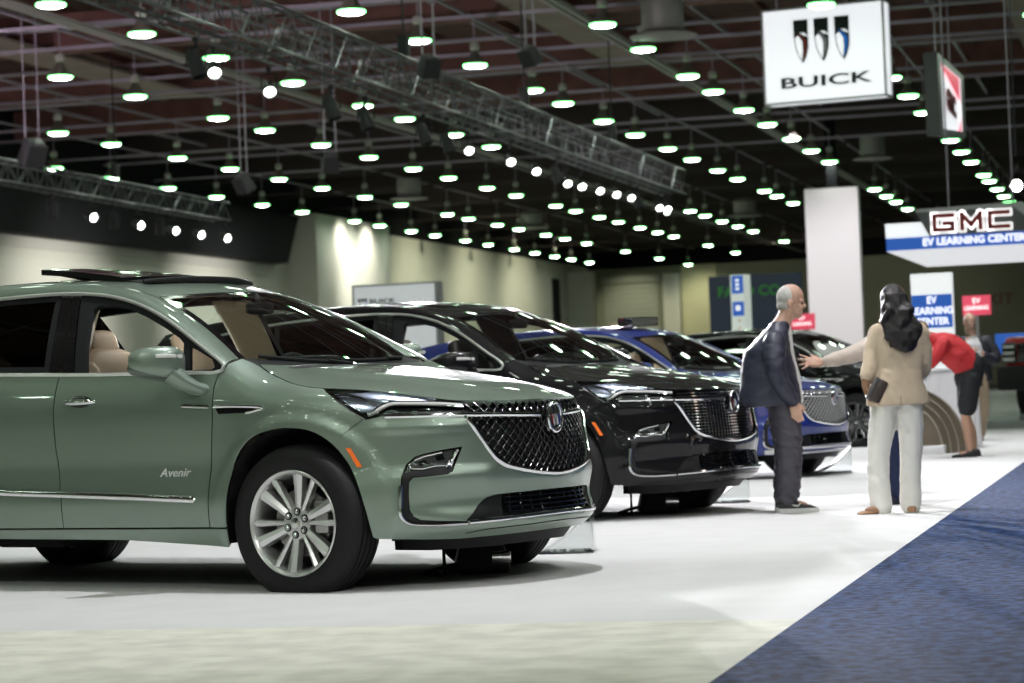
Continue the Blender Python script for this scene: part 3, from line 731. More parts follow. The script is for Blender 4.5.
    for a in (0, PI, -PI/2): w.bar(c, c+Rw @ Vector((0, .18*math.cos(a), .18*math.sin(a))), .035, .02)
    w.sq(c, (.03, .07, .06), (.6, .7), n=16, R=Rw); w.tube([c, c+Vector((.35, 0, -.12))], .04); w.build('steering_wheel', INTBLK, root)
    for y in (-.40, .40): seat('front_seat', root, -1.38, y, BEIGE)
    for y in (-.40, .40): seat('rear_seat', root, -2.32, y, BEIGE)
    MB().box((-1.55, 0, 1.632), (.16, .22, .02), bev=.006).build('dome_lamp', emis_dome, root)
    mm = MB().sq((-.93, 0, 1.50), (.018, .12, .035), (.5, .6), n=20); mm.tube([(-.93, 0, 1.52), (-.955, 0, 1.58)], .012); mm.build('rear_view_mirror', INTBLK, root)
    for x in (0., -3.071):
        for s in (-1, 1): make_wheel(root, x, s)
    return root
# ------------------------------------------------------------------ the hall
FLOORM = mat('white_carpet', (.60, .60, .588), .9, bump=(140, .35, .004), nz=(3.0, .035, 5))
FLOOR2 = mat('cream_carpet', (.64, .635, .55), .95, bump=(70, .7, .006), nz=(5.0, .10, 6, .38))
BLUEC = mat('blue_carpet', (.023, .046, .118), .95, bump=(120, 1., .01), nz=(17, .62, 6, .40), spec=.1)
WALLM = mat('beige_wall', (.60, .585, .52), .85, nz=(.35, .03, 2))
WALL2 = mat('olive_wall', (.31, .32, .24), .85, nz=(.3, .06, 3))
DARKM = mat('black_fascia', (.006, .006, .008), .8, spec=.2)
DECK = mat('ceiling_deck', (.15, .075, .066), .85, nz=(.8, .3, 4))
BEAM = mat('brown_steel', (.19, .085, .072), .7, nz=(1.2, .2, 4))
TAN = mat('tan_steel', (.30, .225, .20), .7, nz=(.6, .15, 3))
FARSHADE_BEAM = mat('shaded_far_steel', (.055, .038, .034), .7); FARSHADE_DECK = mat('shaded_far_deck', (.030, .020, .018), .85)  # far bays get no light; their shade is put into these darker colours
PIPE = mat('grey_pipe', (.40, .36, .43), .5, .3)
PALE = mat('pale_rail', (.42, .40, .38), .5, .2)
TRUSSM = mat('truss_aluminium', (.15, .15, .165), .30, .9)
RIGBLK = mat('rig_black', (.02, .02, .024), .5)
LAMPM = mat('lamp_reflector', (.24, .22, .19), .45, .5)
BALLAST = mat('lamp_ballast', (.50, .49, .46), .5, .2)
def emis(name, col, s):
    m = mat(name, (.8, .8, .8), .5, emit=col, estr=s); return m
LAMPE = emis('lamp_glow', (.88, 1.0, .86), 30.); LAMP_FRINGE = emis('lamp_fringe_glow', (.22, 1.0, .28), 5.)  # green lens fringe round each lamp, imitated by a glowing rim
SPOTE = emis('spot_glow', (.94, 1., .90), 10.)
SPOTW = emis('spot_glow_white', (.97, 1., .95), 16.)

def slab(name, x0, x1, y0, y1, z0, z1, m, kind='structure'):
    o = MB().box(((x0+x1)/2, (y0+y1)/2, (z0+z1)/2), (x1-x0, y1-y0, z1-z0)).build(name, m, smooth=False)
    return tag(o, kind=kind)
CE = -1.447                                       # edge between white and blue carpet
slab('floor', -42, 30, -70, 183, -.30, -.03, mat('hall_concrete', (.35, .35, .34), .8))
slab('floor', -34, CE, 10.05, 120, -.03, .0, FLOORM)
slab('floor', -34, CE, -8, 10.05, -.03, .0, FLOOR2)
slab('floor', CE, 24, -8, 70, -.03, .004, BLUEC)
# walls
slab('wall_left', -43, -41, -12, 182, 0, 9.75, WALLM)
slab('wall_left', -41, -39.5, 115.6, 127.6, 0, 9.9, WALLM)
slab('wall_left', -43, -41, -12, 182, 9.75, 13, DARKM)
slab('wall_back', -43, 30, 182, 183, 0, 9.6, WALL2)
slab('wall_back', -43, 30, 182, 183, 9.6, 13, DARKM)
slab('wall_right', 30, 31, -70, 182, 0, 13, mat('grey_wall', (.32, .33, .30), .85))
slab('wall_front', -43, 30, -71, -70, 0, 13, mat('grey_wall'))
slab('ceiling', -43, 31, -71, 92, 12.6, 12.9, DECK); slab('ceiling', -43, 31, 92, 183, 12.6, 12.9, FARSHADE_DECK)
# fascia above the left wall
bk = MB(); bk.raw([(-41, -12, 7.42), (-41, 113.8, 7.42), (-41, -12, 9.75), (-41, 115.2, 9.75), (-40.2, -12, 7.42), (-40.2, 113.4, 7.42), (-40.2, -12, 9.75), (-40.2, 115.2, 9.75)],
     [(4, 5, 7, 6), (0, 4, 6, 2), (5, 1, 3, 7), (2, 6, 7, 3), (0, 1, 5, 4), (1, 0, 2, 3)])
tag(bk.build('trim_1', DARKM, smooth=False), kind='structure')
slab('trim_2', -41, -40.96, -12, 113.6, 6.98, 7.42, mat('wall_band', (.50, .485, .44), .85))
slab('wall_pilaster', -43, -39.3, 175.2, 176.6, 0, 9.2, WALLM); slab('wall_pilaster', -35.3, -34.1, 181.3, 182, 0, 9.0, WALLM)
slab('wall_recess', -41, -40.95, 170.2, 172.4, 0, 8.6, DARKM)
# roller door in the end wall
rd = MB()
for k in range(22): rd.box((-37.8, 181.9, .2+k*.38), (4.1, .08, .36), bev=.03)
rd.box((-37.8, 181.85, 8.75), (4.5, .25, .5))
tag(rd.build('door_1', mat('shutter_grey', (.40, .41, .34), .6)), kind='structure')
slab('wall_panel', -34.0, -31.4, 181.8, 182, 0, 9.6, mat('cream_panel', (.62, .58, .38), .8))
# white column
slab('column', -13.58, -11.46, 100, 100.75, 0, 8.48, mat('column_wrap', (.80, .76, .77), .6))
slab('column', -12.7, -12.3, 100.2, 100.6, 8.48, 12.6, DARKM)
# ceiling steel
k = 0
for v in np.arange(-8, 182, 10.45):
    slab('ceiling_beam', -43, 30, v-.22, v+.22, 10.9, 12.0, BEAM if v < 92 else FARSHADE_BEAM)
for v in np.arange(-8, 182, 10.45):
    slab('ceiling_beam', -43, 30, v+5.1, v+5.35, 11.7, 12.3, BEAM if v < 92 else FARSHADE_BEAM)
for u in np.arange(-40, 26, 2.62):
    slab('ceiling_joist', u-.06, u+.06, -12, 92, 12.0, 12.25, BEAM); slab('ceiling_joist', u-.06, u+.06, 92, 182, 12.0, 12.25, FARSHADE_BEAM)
LC = [-38, -33, -27.3, -22.5, -17.15, -12.5, -7.25, -2.6, 2.6, 7.6]
for u in LC: slab('ceiling_conduit', u-.035, u+.035, -12, 182, 10.72, 10.79, PIPE)
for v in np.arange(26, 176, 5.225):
    slab('ceiling_conduit', -41, 28, v-.045, v+.045, 10.35+.25*(k % 2), 10.44+.25*(k % 2), PIPE if v < 100 else FARSHADE_BEAM); k += 1
for u, v0, v1 in ((-30.4, 46, 76), (-15.3, 50, 76), (-3., 64, 84)):
    slab('ceiling_catwalk', u-.75, u+.75, v0, v1, 10.86, 10.95, TAN)
for v in np.arange(31, 90, 7.9):
    slab('ceiling_cable_tray', -40, 20, v-.14, v+.14, 11.15, 11.22, PIPE)
for u in np.arange(-37.5, 12, 6.3):
    slab('ceiling_pipe', u-.05, u+.05, 20, 100, 11.4, 11.5, PIPE)
for u in (-25.0, -13.7, -2.0, 9.):
    slab('ceiling_rail', u-.16, u-.05, -12, 182, 10.1, 10.22, PALE); slab('ceiling_rail', u+.05, u+.16, -12, 182, 10.1, 10.22, PALE)

# high-bay lamps on their measured rows
LV = {-38: [82.7, 87.7, 93.3, 98.6, 104.1, 109.4, 117.1, 121.2, 126.7, 131.2, 137.3, 142.3, 148.4, 153.6, 158.9, 163.6, 169.1],
 -33: [72.2, 76.3, 82.0, 87.1, 92.4, 97.6, 103.3, 108.6, 116.2, 120.0, 125.6, 130.0, 136.1, 140.7, 146.3, 157.5, 168.6, 179.4],
 -27.3: [49.4, 54.5, 60.0, 64.9, 71.2, 75.3, 80.8, 86.1, 91.6, 96.5, 102.4, 107.3, 114.8, 118.9, 124.2, 128.8, 134.4, 139.4, 144.2, 155.6, 166.0],
 -22.5: [38.7, 43.6, 49.1, 54.0, 58.7, 64.4, 70.6, 74.8, 80.4, 85.2, 123.5, 127.7, 132.9, 138.0, 143.4, 155.5],
 -17.15: [32.3, 37.4, 42.8, 47.9, 53.2, 58.4, 63.6, 69.8, 73.6, 79.3, 84.3, 90.1, 95.0, 100.7, 105.6, 113.1, 116.8, 122.1],
 -12.5: [26.6, 31.8, 37.0, 42.2, 47.4, 52.6, 58.1, 62.9, 69.1, 73.2, 78.8, 83.7, 89.3, 94.5, 99.9, 116.0, 121.0, 125.4, 131.3],
 -7.25: [20.9, 26.1, 31.4, 36.6, 41.8, 47.0, 52.4, 57.6, 62.4, 67.6, 72.8, 77.9, 83.2, 88.2, 93.8, 99.0, 104.1, 111.4, 115.2, 120.6, 125.8, 130.6],
 -2.6: [20, 25.2, 30.5, 35.7, 41, 46.2, 51.4, 56.6, 61.8, 67, 72.2], 2.6: [20, 25.2, 30.5, 35.7, 41], 7.6: [15, 25.2, 35.7]}
for u in (-27.3, -22.5, -17.15, -12.5, -7.25, -2.6, 2.6, 7.6):         # rows carried on over and behind the viewer
    v = min(LV[u])-5.25
    while v > (-6 if u < -18 else -46): LV[u].append(v); v -= 5.25
def make_lamp():
    r = empty('high_bay_lamp')
    m = MB().lathe([(.07, .40), (.10, .36), (.15, .25), (.25, .10), (.31, .02), (.315, 0), (.30, .005), (.24, .10), (.14, .24), (.06, .33)], 18); m.build('reflector', LAMPM, r)
    MB().lathe([(.318, .030), (.322, -.012), (.275, -.024), (.21, -.044), (.11, -.056), (.001, -.060)], 18, ms=[1, 1, 0, 0, 0]).build('diffuser', [LAMPE, LAMP_FRINGE], r)
    MB().lathe([(.001, .62), (.10, .61), (.13, .55), (.13, .45), (.09, .40), (.001, .40)], 12).build('ballast', BALLAST, r)
    MB().tube([(0, 0, .6), (0, 0, 1.25)], .018, 6).build('hanger', PIPE, r)
    return r
lamp = make_lamp(); first = True
for u, vs in LV.items():
    for v in vs:
        o = lamp if first else copy_tree(lamp); first = False
        o.location = (u, v, 9.5)
        tag(o, 'round high-bay lamp glowing white, hung in long rows below the dark ceiling steel', 'ceiling lamp', 'high-bay lamps in rows')

# box trusses
def truss(name, a, b, w, label, cat='truss'):
    a, b = Vector(a), Vector(b); d = (b-a); L = d.length; d /= L; sd = Vector((-d.y, d.x, 0)).normalized(); up = Vector((0, 0, 1)); m = MB()
    C = [sd*(w/2)*i+up*(w/2)*j for i in (-1, 1) for j in (-1, 1)]
    for c in C: m.tube([a+c, b+c], .026, 8)
    n = int(L/w/1.05); st = L/n
    for k in range(n):
        p0, p1 = a+d*(k*st), a+d*((k+1)*st)
        for i in (-1, 1):
            s0 = sd*(w/2)*i
            m.tube([p0+s0-up*w/2, p1+s0+up*w/2] if k % 2 else [p0+s0+up*w/2, p1+s0-up*w/2], .014, 6, cap=False)
            m.tube([p0+s0-up*w/2, p0+s0+up*w/2], .014, 6, cap=False)
        for j in (-1, 1):
            m.tube([p0-sd*w/2+up*j*w/2, p0+sd*w/2+up*j*w/2], .012, 6, cap=False)
    o = m.build(name, TRUSSM); tag(o, label, cat)
    k = 4.
    while k < L-1:
        p = a+d*k; h = MB().tube([p+up*w/2, Vector((p.x, p.y, 11.2))], .02, 6); h.box(p+up*(w/2+.35), (.22, .22, .45), bev=.04); h.build('chain_hoist', RIGBLK, o); k += 9.5
    c = MB(); c.tube([a+sd*.12-up*(w/2-.05), b+sd*.12-up*(w/2-.05)], .035, 6); c.tube([a-sd*.12+up*(w/2+.03), b-sd*.12+up*(w/2+.03)], .03, 6); c.build('cable_run', RIGBLK, o)
    return o
truss('lighting_truss', (-14.15, 24, 7.05), (-14.05, 74.6, 7.0), .72, 'long silver box truss crossing the upper left of the hall to its centre')
truss('lighting_truss', (-28.85, 44, 7.25), (-28.9, 75.4, 7.0), .56, 'shorter silver box truss with white spots before the black wall fascia')
def spot(loc, aim, label, group, e=SPOTE, s=1., glow=True):
    r = empty('stage_spotlight', loc); m = MB()
    m.tube([(0, 0, .42), (0, 0, .30)], .03, 6); m.box((0, 0, .42), (.09, .09, .08)); m.tube([(-.17, 0, .0), (-.17, 0, .30), (.17, 0, .30), (.17, 0, .0)], .018, 6)
    m.V = [(x*s, y*s, z*s) for x, y, z in m.V]; m.build('yoke', RIGBLK, r)
    d = Vector(aim).normalized(); q = d.to_track_quat('-Z', 'Y').to_matrix()
    h = MB().lathe([(.001, .28), (.09, .27), (.11, .20), (.12, 0), (.135, -.10), (.14, -.20), (.125, -.20), (.12, -.06), (.001, -.06)], 18)
    h.V = [q @ (Vector(v)*s) for v in h.V]; b = h.build('housing', RIGBLK, r)
    l = MB().lathe([(.001, -.135), (.122, -.13), (.122, -.12), (.001, -.12)], 18); l.V = [q @ (Vector(v)*s) for v in l.V]
    l.build('lens', e if glow else GLOSSBLK, r)
    return tag(r, label, 'spotlight', group)
tz_ = lambda v: 7.25+(v-44)/32.6*-.25-.36
for (u, v) in ((-28.9,65.2),(-29.0,68.8),(-29.0,71.5),(-29.0,73.6),(-28.9,75.6)):
    spot((u, v, tz_(v)-.44), (.9, -.6, -.35), 'lit white spotlight hung under the short truss by the black fascia', 'lit spots under the short truss', SPOTW, .95)
for (u, v) in ((-28.8,62.5),(-28.9,66.8),(-28.9,70.2)):
    spot((u, v, tz_(v)-.47), (-.2, .4, -.9), 'unlit black spotlight hung under the short truss by the black fascia', 'unlit spots under the short truss', glow=False)
for (u, v, zz) in ((-14.3,37.2,6.35),(-14.4,40.0,6.35),(-14.3,52.2,6.4),(-14.2,55.4,6.32),(-14.3,58.2,6.32),(-14.5,62.3,6.3),(-14.4,63.5,6.4),(-14.3,65.2,6.35),(-14.2,66.8,6.25),(-14.1,68.3,6.4),(-14.2,72.8,6.2),(-14.1,73.6,6.2),(-14.3,74.5,6.25)):
    spot((u, v, 6.60-.40), (.35, -.75, -.5), 'lit white spotlight hung under the long truss in the hall centre', 'lit spots under the long truss', SPOTE, .8)
for (u, v, zz) in ((-14.2,36.2,6.3),(-14.3,43.0,6.3),(-14.3,45.0,6.3),(-14.2,48.5,6.3),(-14.3,50.6,6.3),(-14.2,60.0,6.35),(-14.2,69.8,6.4)):
    spot((u, v, 6.60-.46), (.3, -.1, -.9), 'unlit black spotlight hung under the long truss in the hall centre', 'unlit spots under the long truss', glow=False, s=.95)
st = spot((-2.72, 52., 4.7), (-.05, -1., -.10), 'single glaring white spotlight at the right above the vehicle maker sign', None, emis('spot_glare', (1, 1, 1), 60.), .9)
MB().tube([(0, 0, .6), (0, 0, 5.6)], .02, 6).build('hanger', RIGBLK, st)

# ceiling air outlets, loudspeakers
def outlet(u, v, z, r, label):
    m = MB().lathe([(r*.62, z+.9), (r*.62, z+.25), (r*.55, z+.16), (r, z+.02), (r, z), (r*.55, z-.04), (r*.30, z-.02), (.001, z-.05)], 28, c=(u, v, 0))
    o = m.build('air_outlet', mat('outlet_grey', (.38, .36, .35), .5, .2)); tag(o, label, 'air outlet'); return o
outlet(-11.7, 61.5, 9.6, .85, 'large round grey air outlet below the ceiling left of the white shield sign')
outlet(-10.9, 100.9, 9.6, .80, 'round grey air outlet above the white column')
outlet(-32.1, 106.9, 9.6, .85, 'round pale air outlet high above the low white maker board')
outlet(-32.6, 131.3, 9.6, .95, 'far round air outlet beyond the end of the long truss')
outlet(-21.0, 131.3, 9.6, .95, 'far round air outlet between the long truss end and the white column')
def speaker(u, v, z, rz, label, s=1.):
    r = empty('loudspeaker', (u, v, z), rz); R_ = Matrix.Rotation(math.radians(28), 3, 'X')
    MB().box((0, 0, 0), (.62*s, .55*s, .70*s), R=R_, bev=.06, taper=.8).build('cabinet', mat('speaker_grey', (.06, .06, .065), .6), r)
    MB().box(R_ @ Vector((0, -.285*s, 0)), (.54*s, .03, .60*s), R=R_).build('grille', mat('speaker_grille', (.025, .025, .028), .7), r)
    m = MB(); m.tube([(-.2*s, 0, .3*s), (-.2*s, 0, 11.-z)], .02, 6); m.tube([(.2*s, 0, .3*s), (.2*s, 0, 11.-z)], .02, 6); m.build('hanger', PIPE, r)
    return tag(r, label, 'loudspeaker')
speaker(-12.8, 44.2, 6.95, .7, 'pale grey loudspeaker cabinet hung above the long truss', .6)
speaker(-10.87, 44.2, 7.0, -.5, 'dark loudspeaker cabinet hung right of the pale one above the long truss', .52)
speaker(-27.5, 58.6, 7.45, .9, 'big grey loudspeaker cabinet standing over the short truss', .95)
speaker(-24.6, 66, 7.0, -.6, 'dark loudspeaker hung between the short and the long truss', .75)
speaker(-20.2, 60.5, 6.9, .4, 'small dark loudspeaker under the ceiling near the bright wall block', .7)

# ------------------------------------------------------------------ signs
_txt = []
def text(name, body, size, M, m, parent=None, ext=.01, off=0., sx=1., shear=0., align='CENTER', bevel=0.):
    c = bpy.data.curves.new(name, 'FONT'); c.body = body; c.size = size; c.extrude = ext; c.offset = off; c.shear = shear; c.align_x = align; c.align_y = 'CENTER'; c.space_character = 1.02; c.resolution_u = 3
    t = bpy.data.objects.new(name, c); COL.objects.link(t); dg = bpy.context.evaluated_depsgraph_get()
    me = bpy.data.meshes.new_from_object(t.evaluated_get(dg)); bpy.data.objects.remove(t)
    me.transform(Matrix.Diagonal((sx, 1, 1, 1))); me.transform(M.to_4x4() if len(M) == 3 else M); me.materials.clear(); me.materials.append(m); me.name = name
    return link(bpy.data.objects.new(name, me), parent)
UPR = Matrix(((1, 0, 0), (0, 0, -1), (0, 1, 0)))          # text plane -> standing, read from -y
def at(x, y, z, R_=UPR): return Matrix.Translation((x, y, z)) @ R_.to_4x4()
SIGNW = mat('lit_sign_white', (.8, .8, .82), .4, emit=(.93, .96, 1.), estr=.62)
SIGNB = mat('lit_sign_blue', (.02, .09, .40), .4, emit=(.03, .13, .55), estr=.45)
SIGNR = mat('lit_sign_red', (.55, .04, .09), .4, emit=(.9, .10, .17), estr=.5)
SIGNG = mat('sign_grey', (.13, .13, .14), .5); FRAMEG = mat('frame_pale', (.50, .50, .52), .4, .3)
INK = mat('sign_ink', (.006, .02, .014), .3); REDINK = mat('sign_red', (.38, .03, .02), .3); BLUEINK = mat('sign_blue', (.01, .17, .65), .35, emit=(.01, .2, .8), estr=.2)
EMB = [INK, REDINK, mat('sign_silver', (.5, .5, .55), .3, .6), BLUEINK, SIGNW]

r = empty('hanging_sign', (-7.60, 60.4, 0), math.radians(-9)); W2, Z0, Z1 = 1.50, 7.63, 9.90
tag(r, 'white square maker sign with three shields hung at top right', 'hanging sign')
MB().box((0, .275, (Z0+Z1)/2), (2*W2, .55, Z1-Z0), bev=.04).build('light_box', SIGNW, r)
m = MB()
for x in (-W2, W2):
    for y in (0, .55): m.bar((x, y, Z0), (x, y, Z1), .05)
for z in (Z0, Z1):
    for y in (0, .55): m.bar((-W2, y, z), (W2, y, z), .05)
    for x in (-W2, W2): m.bar((x, 0, z), (x, .55, z), .05)
m.build('frame', FRAMEG, r)
text('lettering', 'BUICK', .36, at(.02, -.03, Z0+.46), INK, r, .012, .008, 2.15)
shield_logo(r, (-.02, -.03, Z0+1.45), Matrix.Identity(3), 1.42, 1.06, -.02).build('emblem', EMB, r, smooth=False)
for x in (-1.2, 1.2): MB().tube([(x, .27, Z1), (x, .27, 12)], .015, 6).build('suspension_cable', PIPE, r)

# tapered red and grey sign seen almost edge on
r = empty('hanging_sign', (0, 0, 0)); tag(r, 'grey framed hanging sign with red corners seen nearly edge-on at far right', 'hanging sign')
A = [(-5.19, 60, 8.56), (-4.87, 60, 8.52), (-4.79, 60, 6.55), (-5.08, 60, 6.70)]; Bf = [(-4.95, 66, 8.62), (-4.63, 66, 8.62), (-4.79, 66, 7.02), (-5.1, 66, 7.02)]
A = [(-5.19, 60, 8.54), (-4.86, 60, 8.54), (-4.86, 60, 6.56), (-5.19, 60, 6.56)]; Bf = [(-5.02, 66, 8.62), (-4.70, 66, 8.62), (-4.70, 66, 7.02), (-5.02, 66, 7.02)]
m = MB(); V = A+Bf; m.raw(V, [(0, 1, 2, 3)[::-1], (4, 5, 6, 7), (0, 3, 7, 4), (0, 4, 5, 1), (3, 2, 6, 7)], 0)
lv = lambda s, t: Vector((-4.86+.16*s-.0, 60+6*s, (6.56+.46*s)+((8.54+.08*s)-(6.56+.46*s))*t))
fr = [lv(0, 0), lv(1, 0), lv(1, 1), lv(0, 1)]; inn = [lv(.12, .09), lv(.86, .09), lv(.86, .91), lv(.12, .91)]
m.raw([*fr, *inn], [(0, 1, 5, 4), (1, 2, 6, 5), (2, 3, 7, 6), (3, 0, 4, 7)], 1); m.build('frame', [mat('sign_side', (.10, .10, .105), .5), FRAMEG], r, smooth=False)
dn = Vector((-.06, 0, 0)); MB().raw([p+dn for p in inn], [(0, 1, 2, 3)]).raw([inn[0], inn[1], inn[2], inn[3], *[p+dn for p in inn]], [(0, 1, 5, 4), (1, 2, 6, 5), (2, 3, 7, 6), (3, 0, 4, 7)]).build('light_panel', SIGNW, r, smooth=False)
k = Vector((-.03, 0, 0)); MB().raw([lv(.12, .91)+k, lv(.86, .91)+k, lv(.86, .55)+k, lv(.78, .62)+k], [(0, 1, 2), (0, 2, 3)]).raw([lv(.86, .30)+k, lv(.86, .09)+k, lv(.76, .09)+k], [(0, 1, 2)]).build('red_panel', SIGNR, r, smooth=False)
SIDE = Matrix(((0, 0, 1), (1, 0, 0), (0, 1, 0)))
text('lettering', 'GMC', .72, Matrix.Translation((-4.80, 62.9, 7.58)) @ SIDE.to_4x4(), mat('sign_dark_red', (.16, .02, .02), .3), r, .02, .03, 1.7)
for p in ((-4.95, 60.6, 8.5), (-4.85, 63.5, 8.6)): MB().tube([p, (p[0], p[1], 12)], .02, 6).build('suspension_cable', PIPE, r)

# grey wedge sign over the white and blue banner
r = empty('hanging_sign', (-2.9, 50, 0), math.radians(-4)); tag(r, 'grey wedge maker sign over a white and blue learning centre banner', 'hanging sign')
m = MB().prism([(-2.32, 3.12+.28), (2.6, 3.40), (2.6, 3.95), (-2.34, 3.95)], 0, 1.6, 0)
m.raw([(-2.32, 0, 3.40), (2.6, 0, 3.40), (2.6, 1.6, 3.40), (-2.32, 1.6, 3.40)], [(0, 1, 2, 3)]); m.build('banner_box', SIGNW, r, smooth=False)
m = MB().raw([(-2.32, 0, 3.40), (2.6, 0, 3.40), (2.2, 1.0, 3.10), (-1.7, 1.0, 3.10)], [(0, 1, 2, 3)]).raw([(-2.32, 0, 3.40), (-1.7, 1.0, 3.10), (-2.32, 1.6, 3.40)], [(0, 1, 2)]); m.build('soffit', mat('lit_soffit', (.8, .8, .8), .4, emit=(.95, .95, 1), estr=.5), r, smooth=False)
MB().box((.14, -.006, 3.535), (4.93, .02, .25)).build('blue_band', SIGNB, r, smooth=False)
text('lettering', 'EV LEARNING CENTER', .20, at(-.60, -.03, 3.54), mat('lit_letter_white', (.9, .9, .9), .4, emit=(1, 1, 1), estr=.85), r, .01, .006, .97)
MB().prism([(-1.68, 4.13), (.22, 4.13), (.80, 3.66), (-1.44, 3.66)], -.22, .9, 0).build('wedge', SIGNG, r, smooth=False)
m = MB().prism([(-1.68, 4.13), (-1.70, 4.19), (.24, 4.22), (.38, 4.22), (1.0, 3.66), (.80, 3.66), (.22, 4.13)], -.24, .9, 0); m.build('wedge_edge', FRAMEG, r, smooth=False)
def block_letters(name, h, w, gap, th, grow, y0, y1, M, m, parent):
    mb = MB(); g = grow; t = th/2+g; x0 = -1.5*w-gap
    def st(*P):
        for a_, b_ in zip(P[:-1], P[1:]):
            a_, b_ = Vector((a_[0], 0, a_[1])), Vector((b_[0], 0, b_[1])); q = (b_-a_).normalized()*t
            mb.bar(a_-q+Vector((0, (y0+y1)/2, 0)), b_+q+Vector((0, (y0+y1)/2, 0)), abs(y1-y0), 2*t)
    H, k = h/2-th/2, th/2
    st((x0+w-k, H), (x0+k, H), (x0+k, -H), (x0+w-k, -H), (x0+w-k, -.02), (x0+w*.55, -.02)); x0 += w+gap
    st((x0+k, -H), (x0+k, H)); st((x0+k, H), (x0+w/2, -H*.5), (x0+w-k, H)); st((x0+w-k, H), (x0+w-k, -H)); x0 += w+gap
    st((x0+w-k, H), (x0+k, H), (x0+k, -H), (x0+w-k, -H))
    mb.V = [tuple(M @ Vector(v)) for v in mb.V]; return mb.build(name, m, parent, smooth=False)
block_letters('letter_outline', .36, .44, .10, .085, .032, -.250, -.225, Matrix.Translation((-.60, 0, 3.90)), mat('lit_letter_white'), r)
block_letters('lettering', .36, .44, .10, .085, 0, -.275, -.252, Matrix.Translation((-.60, 0, 3.90)), mat('sign_bright_red', (.42, .035, .03), .3), r)
for nm, mm, off, y, e in () and (('letter_outline', mat('lit_letter_white'), .016, -.235, .008), ('lettering', mat('sign_dark_red2', (.23, .03, .02), .3), .002, -.26, .012)):
    text(nm, 'GMC', .47, at(-.60, y, 3.90), mm, r, e, off, 1.30)
for x in (-1.12, .14): MB().tube([(x, .4, 4.2), (x, .4, 12)], .018, 6).build('suspension_cable', PIPE, r)

# standing boards
r = empty('standing_sign', (-3.84, 44, 0), math.radians(-8)); tag(r, 'tall standing sign, white above and blue below, behind the person in the beige blazer', 'standing sign')
MB().box((0, .06, 1.36), (.72, .12, 2.66), bev=.01).build('panel', mat('lit_sign_soft', (.8, .8, .8), .4, emit=(.95, .97, 1.), estr=.55), r)
MB().box((0, -.006, 2.03), (.705, .016, .58)).build('blue_panel', SIGNB, r, smooth=False)
for i, s in enumerate(('EV', 'LEARNING', 'CENTER')): text('lettering', s, .17, at(0, -.02, 2.22-.185*i), mat('lit_letter_white'), r, .004, .004, .9)
text('lettering', 'CLEVER SPIRIT', .07, at(0, -.004, 2.55), mat('faint_ink', (.45, .42, .36), .5), r, .002) if False else None
MB().box((0, .06, .02), (.9, .5, .04)).build('base', FRAMEG, r)
def red_board(x, y, z, w, h, rz, label):
    r = empty('standing_sign', (x, y, 0), rz); tag(r, label, 'standing sign')
    MB().box((0, 0, z), (w, .06, h), bev=.008).build('panel', SIGNR, r)
    text('lettering', 'EV', h*.36, at(0, -.035, z+h*.22), mat('lit_letter_white'), r, .003, .002); text('lettering', 'LEARNING', h*.30, at(0, -.035, z-h*.14), mat('lit_letter_white'), r, .003, .002, .85)
    MB().tube([(0, .02, 0), (0, .02, z-h/2)], .03, 8).box((0, .02, .015), (.5, .4, .03)).build('post', FRAMEG, r)
red_board(-3.16, 45.2, 2.13, .50, .35, math.radians(-8), 'small red learning sign above the person in the open dark jacket')
red_board(-8.32, 60, 2.31, .62, .38, math.radians(-10), 'small pink-red sign before the white column, behind the navy-jacketed person')
r = empty('pylon_sign', (-11.52, 70, 0), math.radians(-20)); tag(r, 'slim white and blue pylon sign left of the white column', 'pylon sign')
MB().box((0, .22, 1.97), (.42, .42, 3.94), bev=.01).build('body', mat('pylon_white', (.7, .72, .7), .4, emit=(.9, 1, .9), estr=.30), r)
m = MB().box((.03, -.005, 3.66), (.36, .02, .50)).box((.03, -.005, 2.98), (.36, .02, .40)); m.build('blue_panel', SIGNB, r, smooth=False)
for z in (3.78, 3.66, 3.54): MB().box((.03, -.02, z), (.11, .01, .07)).build('white_mark', SIGNW, r, smooth=False)
MB().box((.03, -.02, 3.0), (.14, .01, .14)).build('white_mark', SIGNW, r, smooth=False)
for k in range(5): MB().tube([(.06, -.012, 2.65-.22*k), (.06, -.02, 2.65-.22*k)], .035, 10).build('red_dot', mat('dot_red', (.8, .35, .25), .5), r)

r = empty('display_board', (-12.95, 42, 0), math.radians(-3)); tag(r, 'wide white maker board standing behind the black car', 'display board')
MB().box((0, .15, 1.44), (1.54, .30, 2.88), bev=.012).build('panel', mat('board_white', (.78, .79, .80), .4, emit=(.9, .92, 1.), estr=.22), r)
m = MB()
for x in (-.77, .77): m.box((x, .15, 1.44), (.035, .34, 2.9))
m.box((0, .15, 2.885), (1.57, .34, .03)); m.build('frame', FRAMEG, r, smooth=False)
text('lettering', 'BUICK', .105, at(-.23, -.01, 2.60), INK, r, .003, .002, 1.55)
shield_logo(r, (-.60, -.005, 2.585), Matrix.Identity(3), .17, .15, -.008).build('emblem', EMB, r, smooth=False)
for z, w in ((1.95, .55), (1.72, .9), (1.64, .8), (1.56, .85)): MB().box((-.25, -.003, z), (w, .006, .025)).build('text_line', mat('faint_ink', (.45, .45, .44), .5), r, smooth=False)

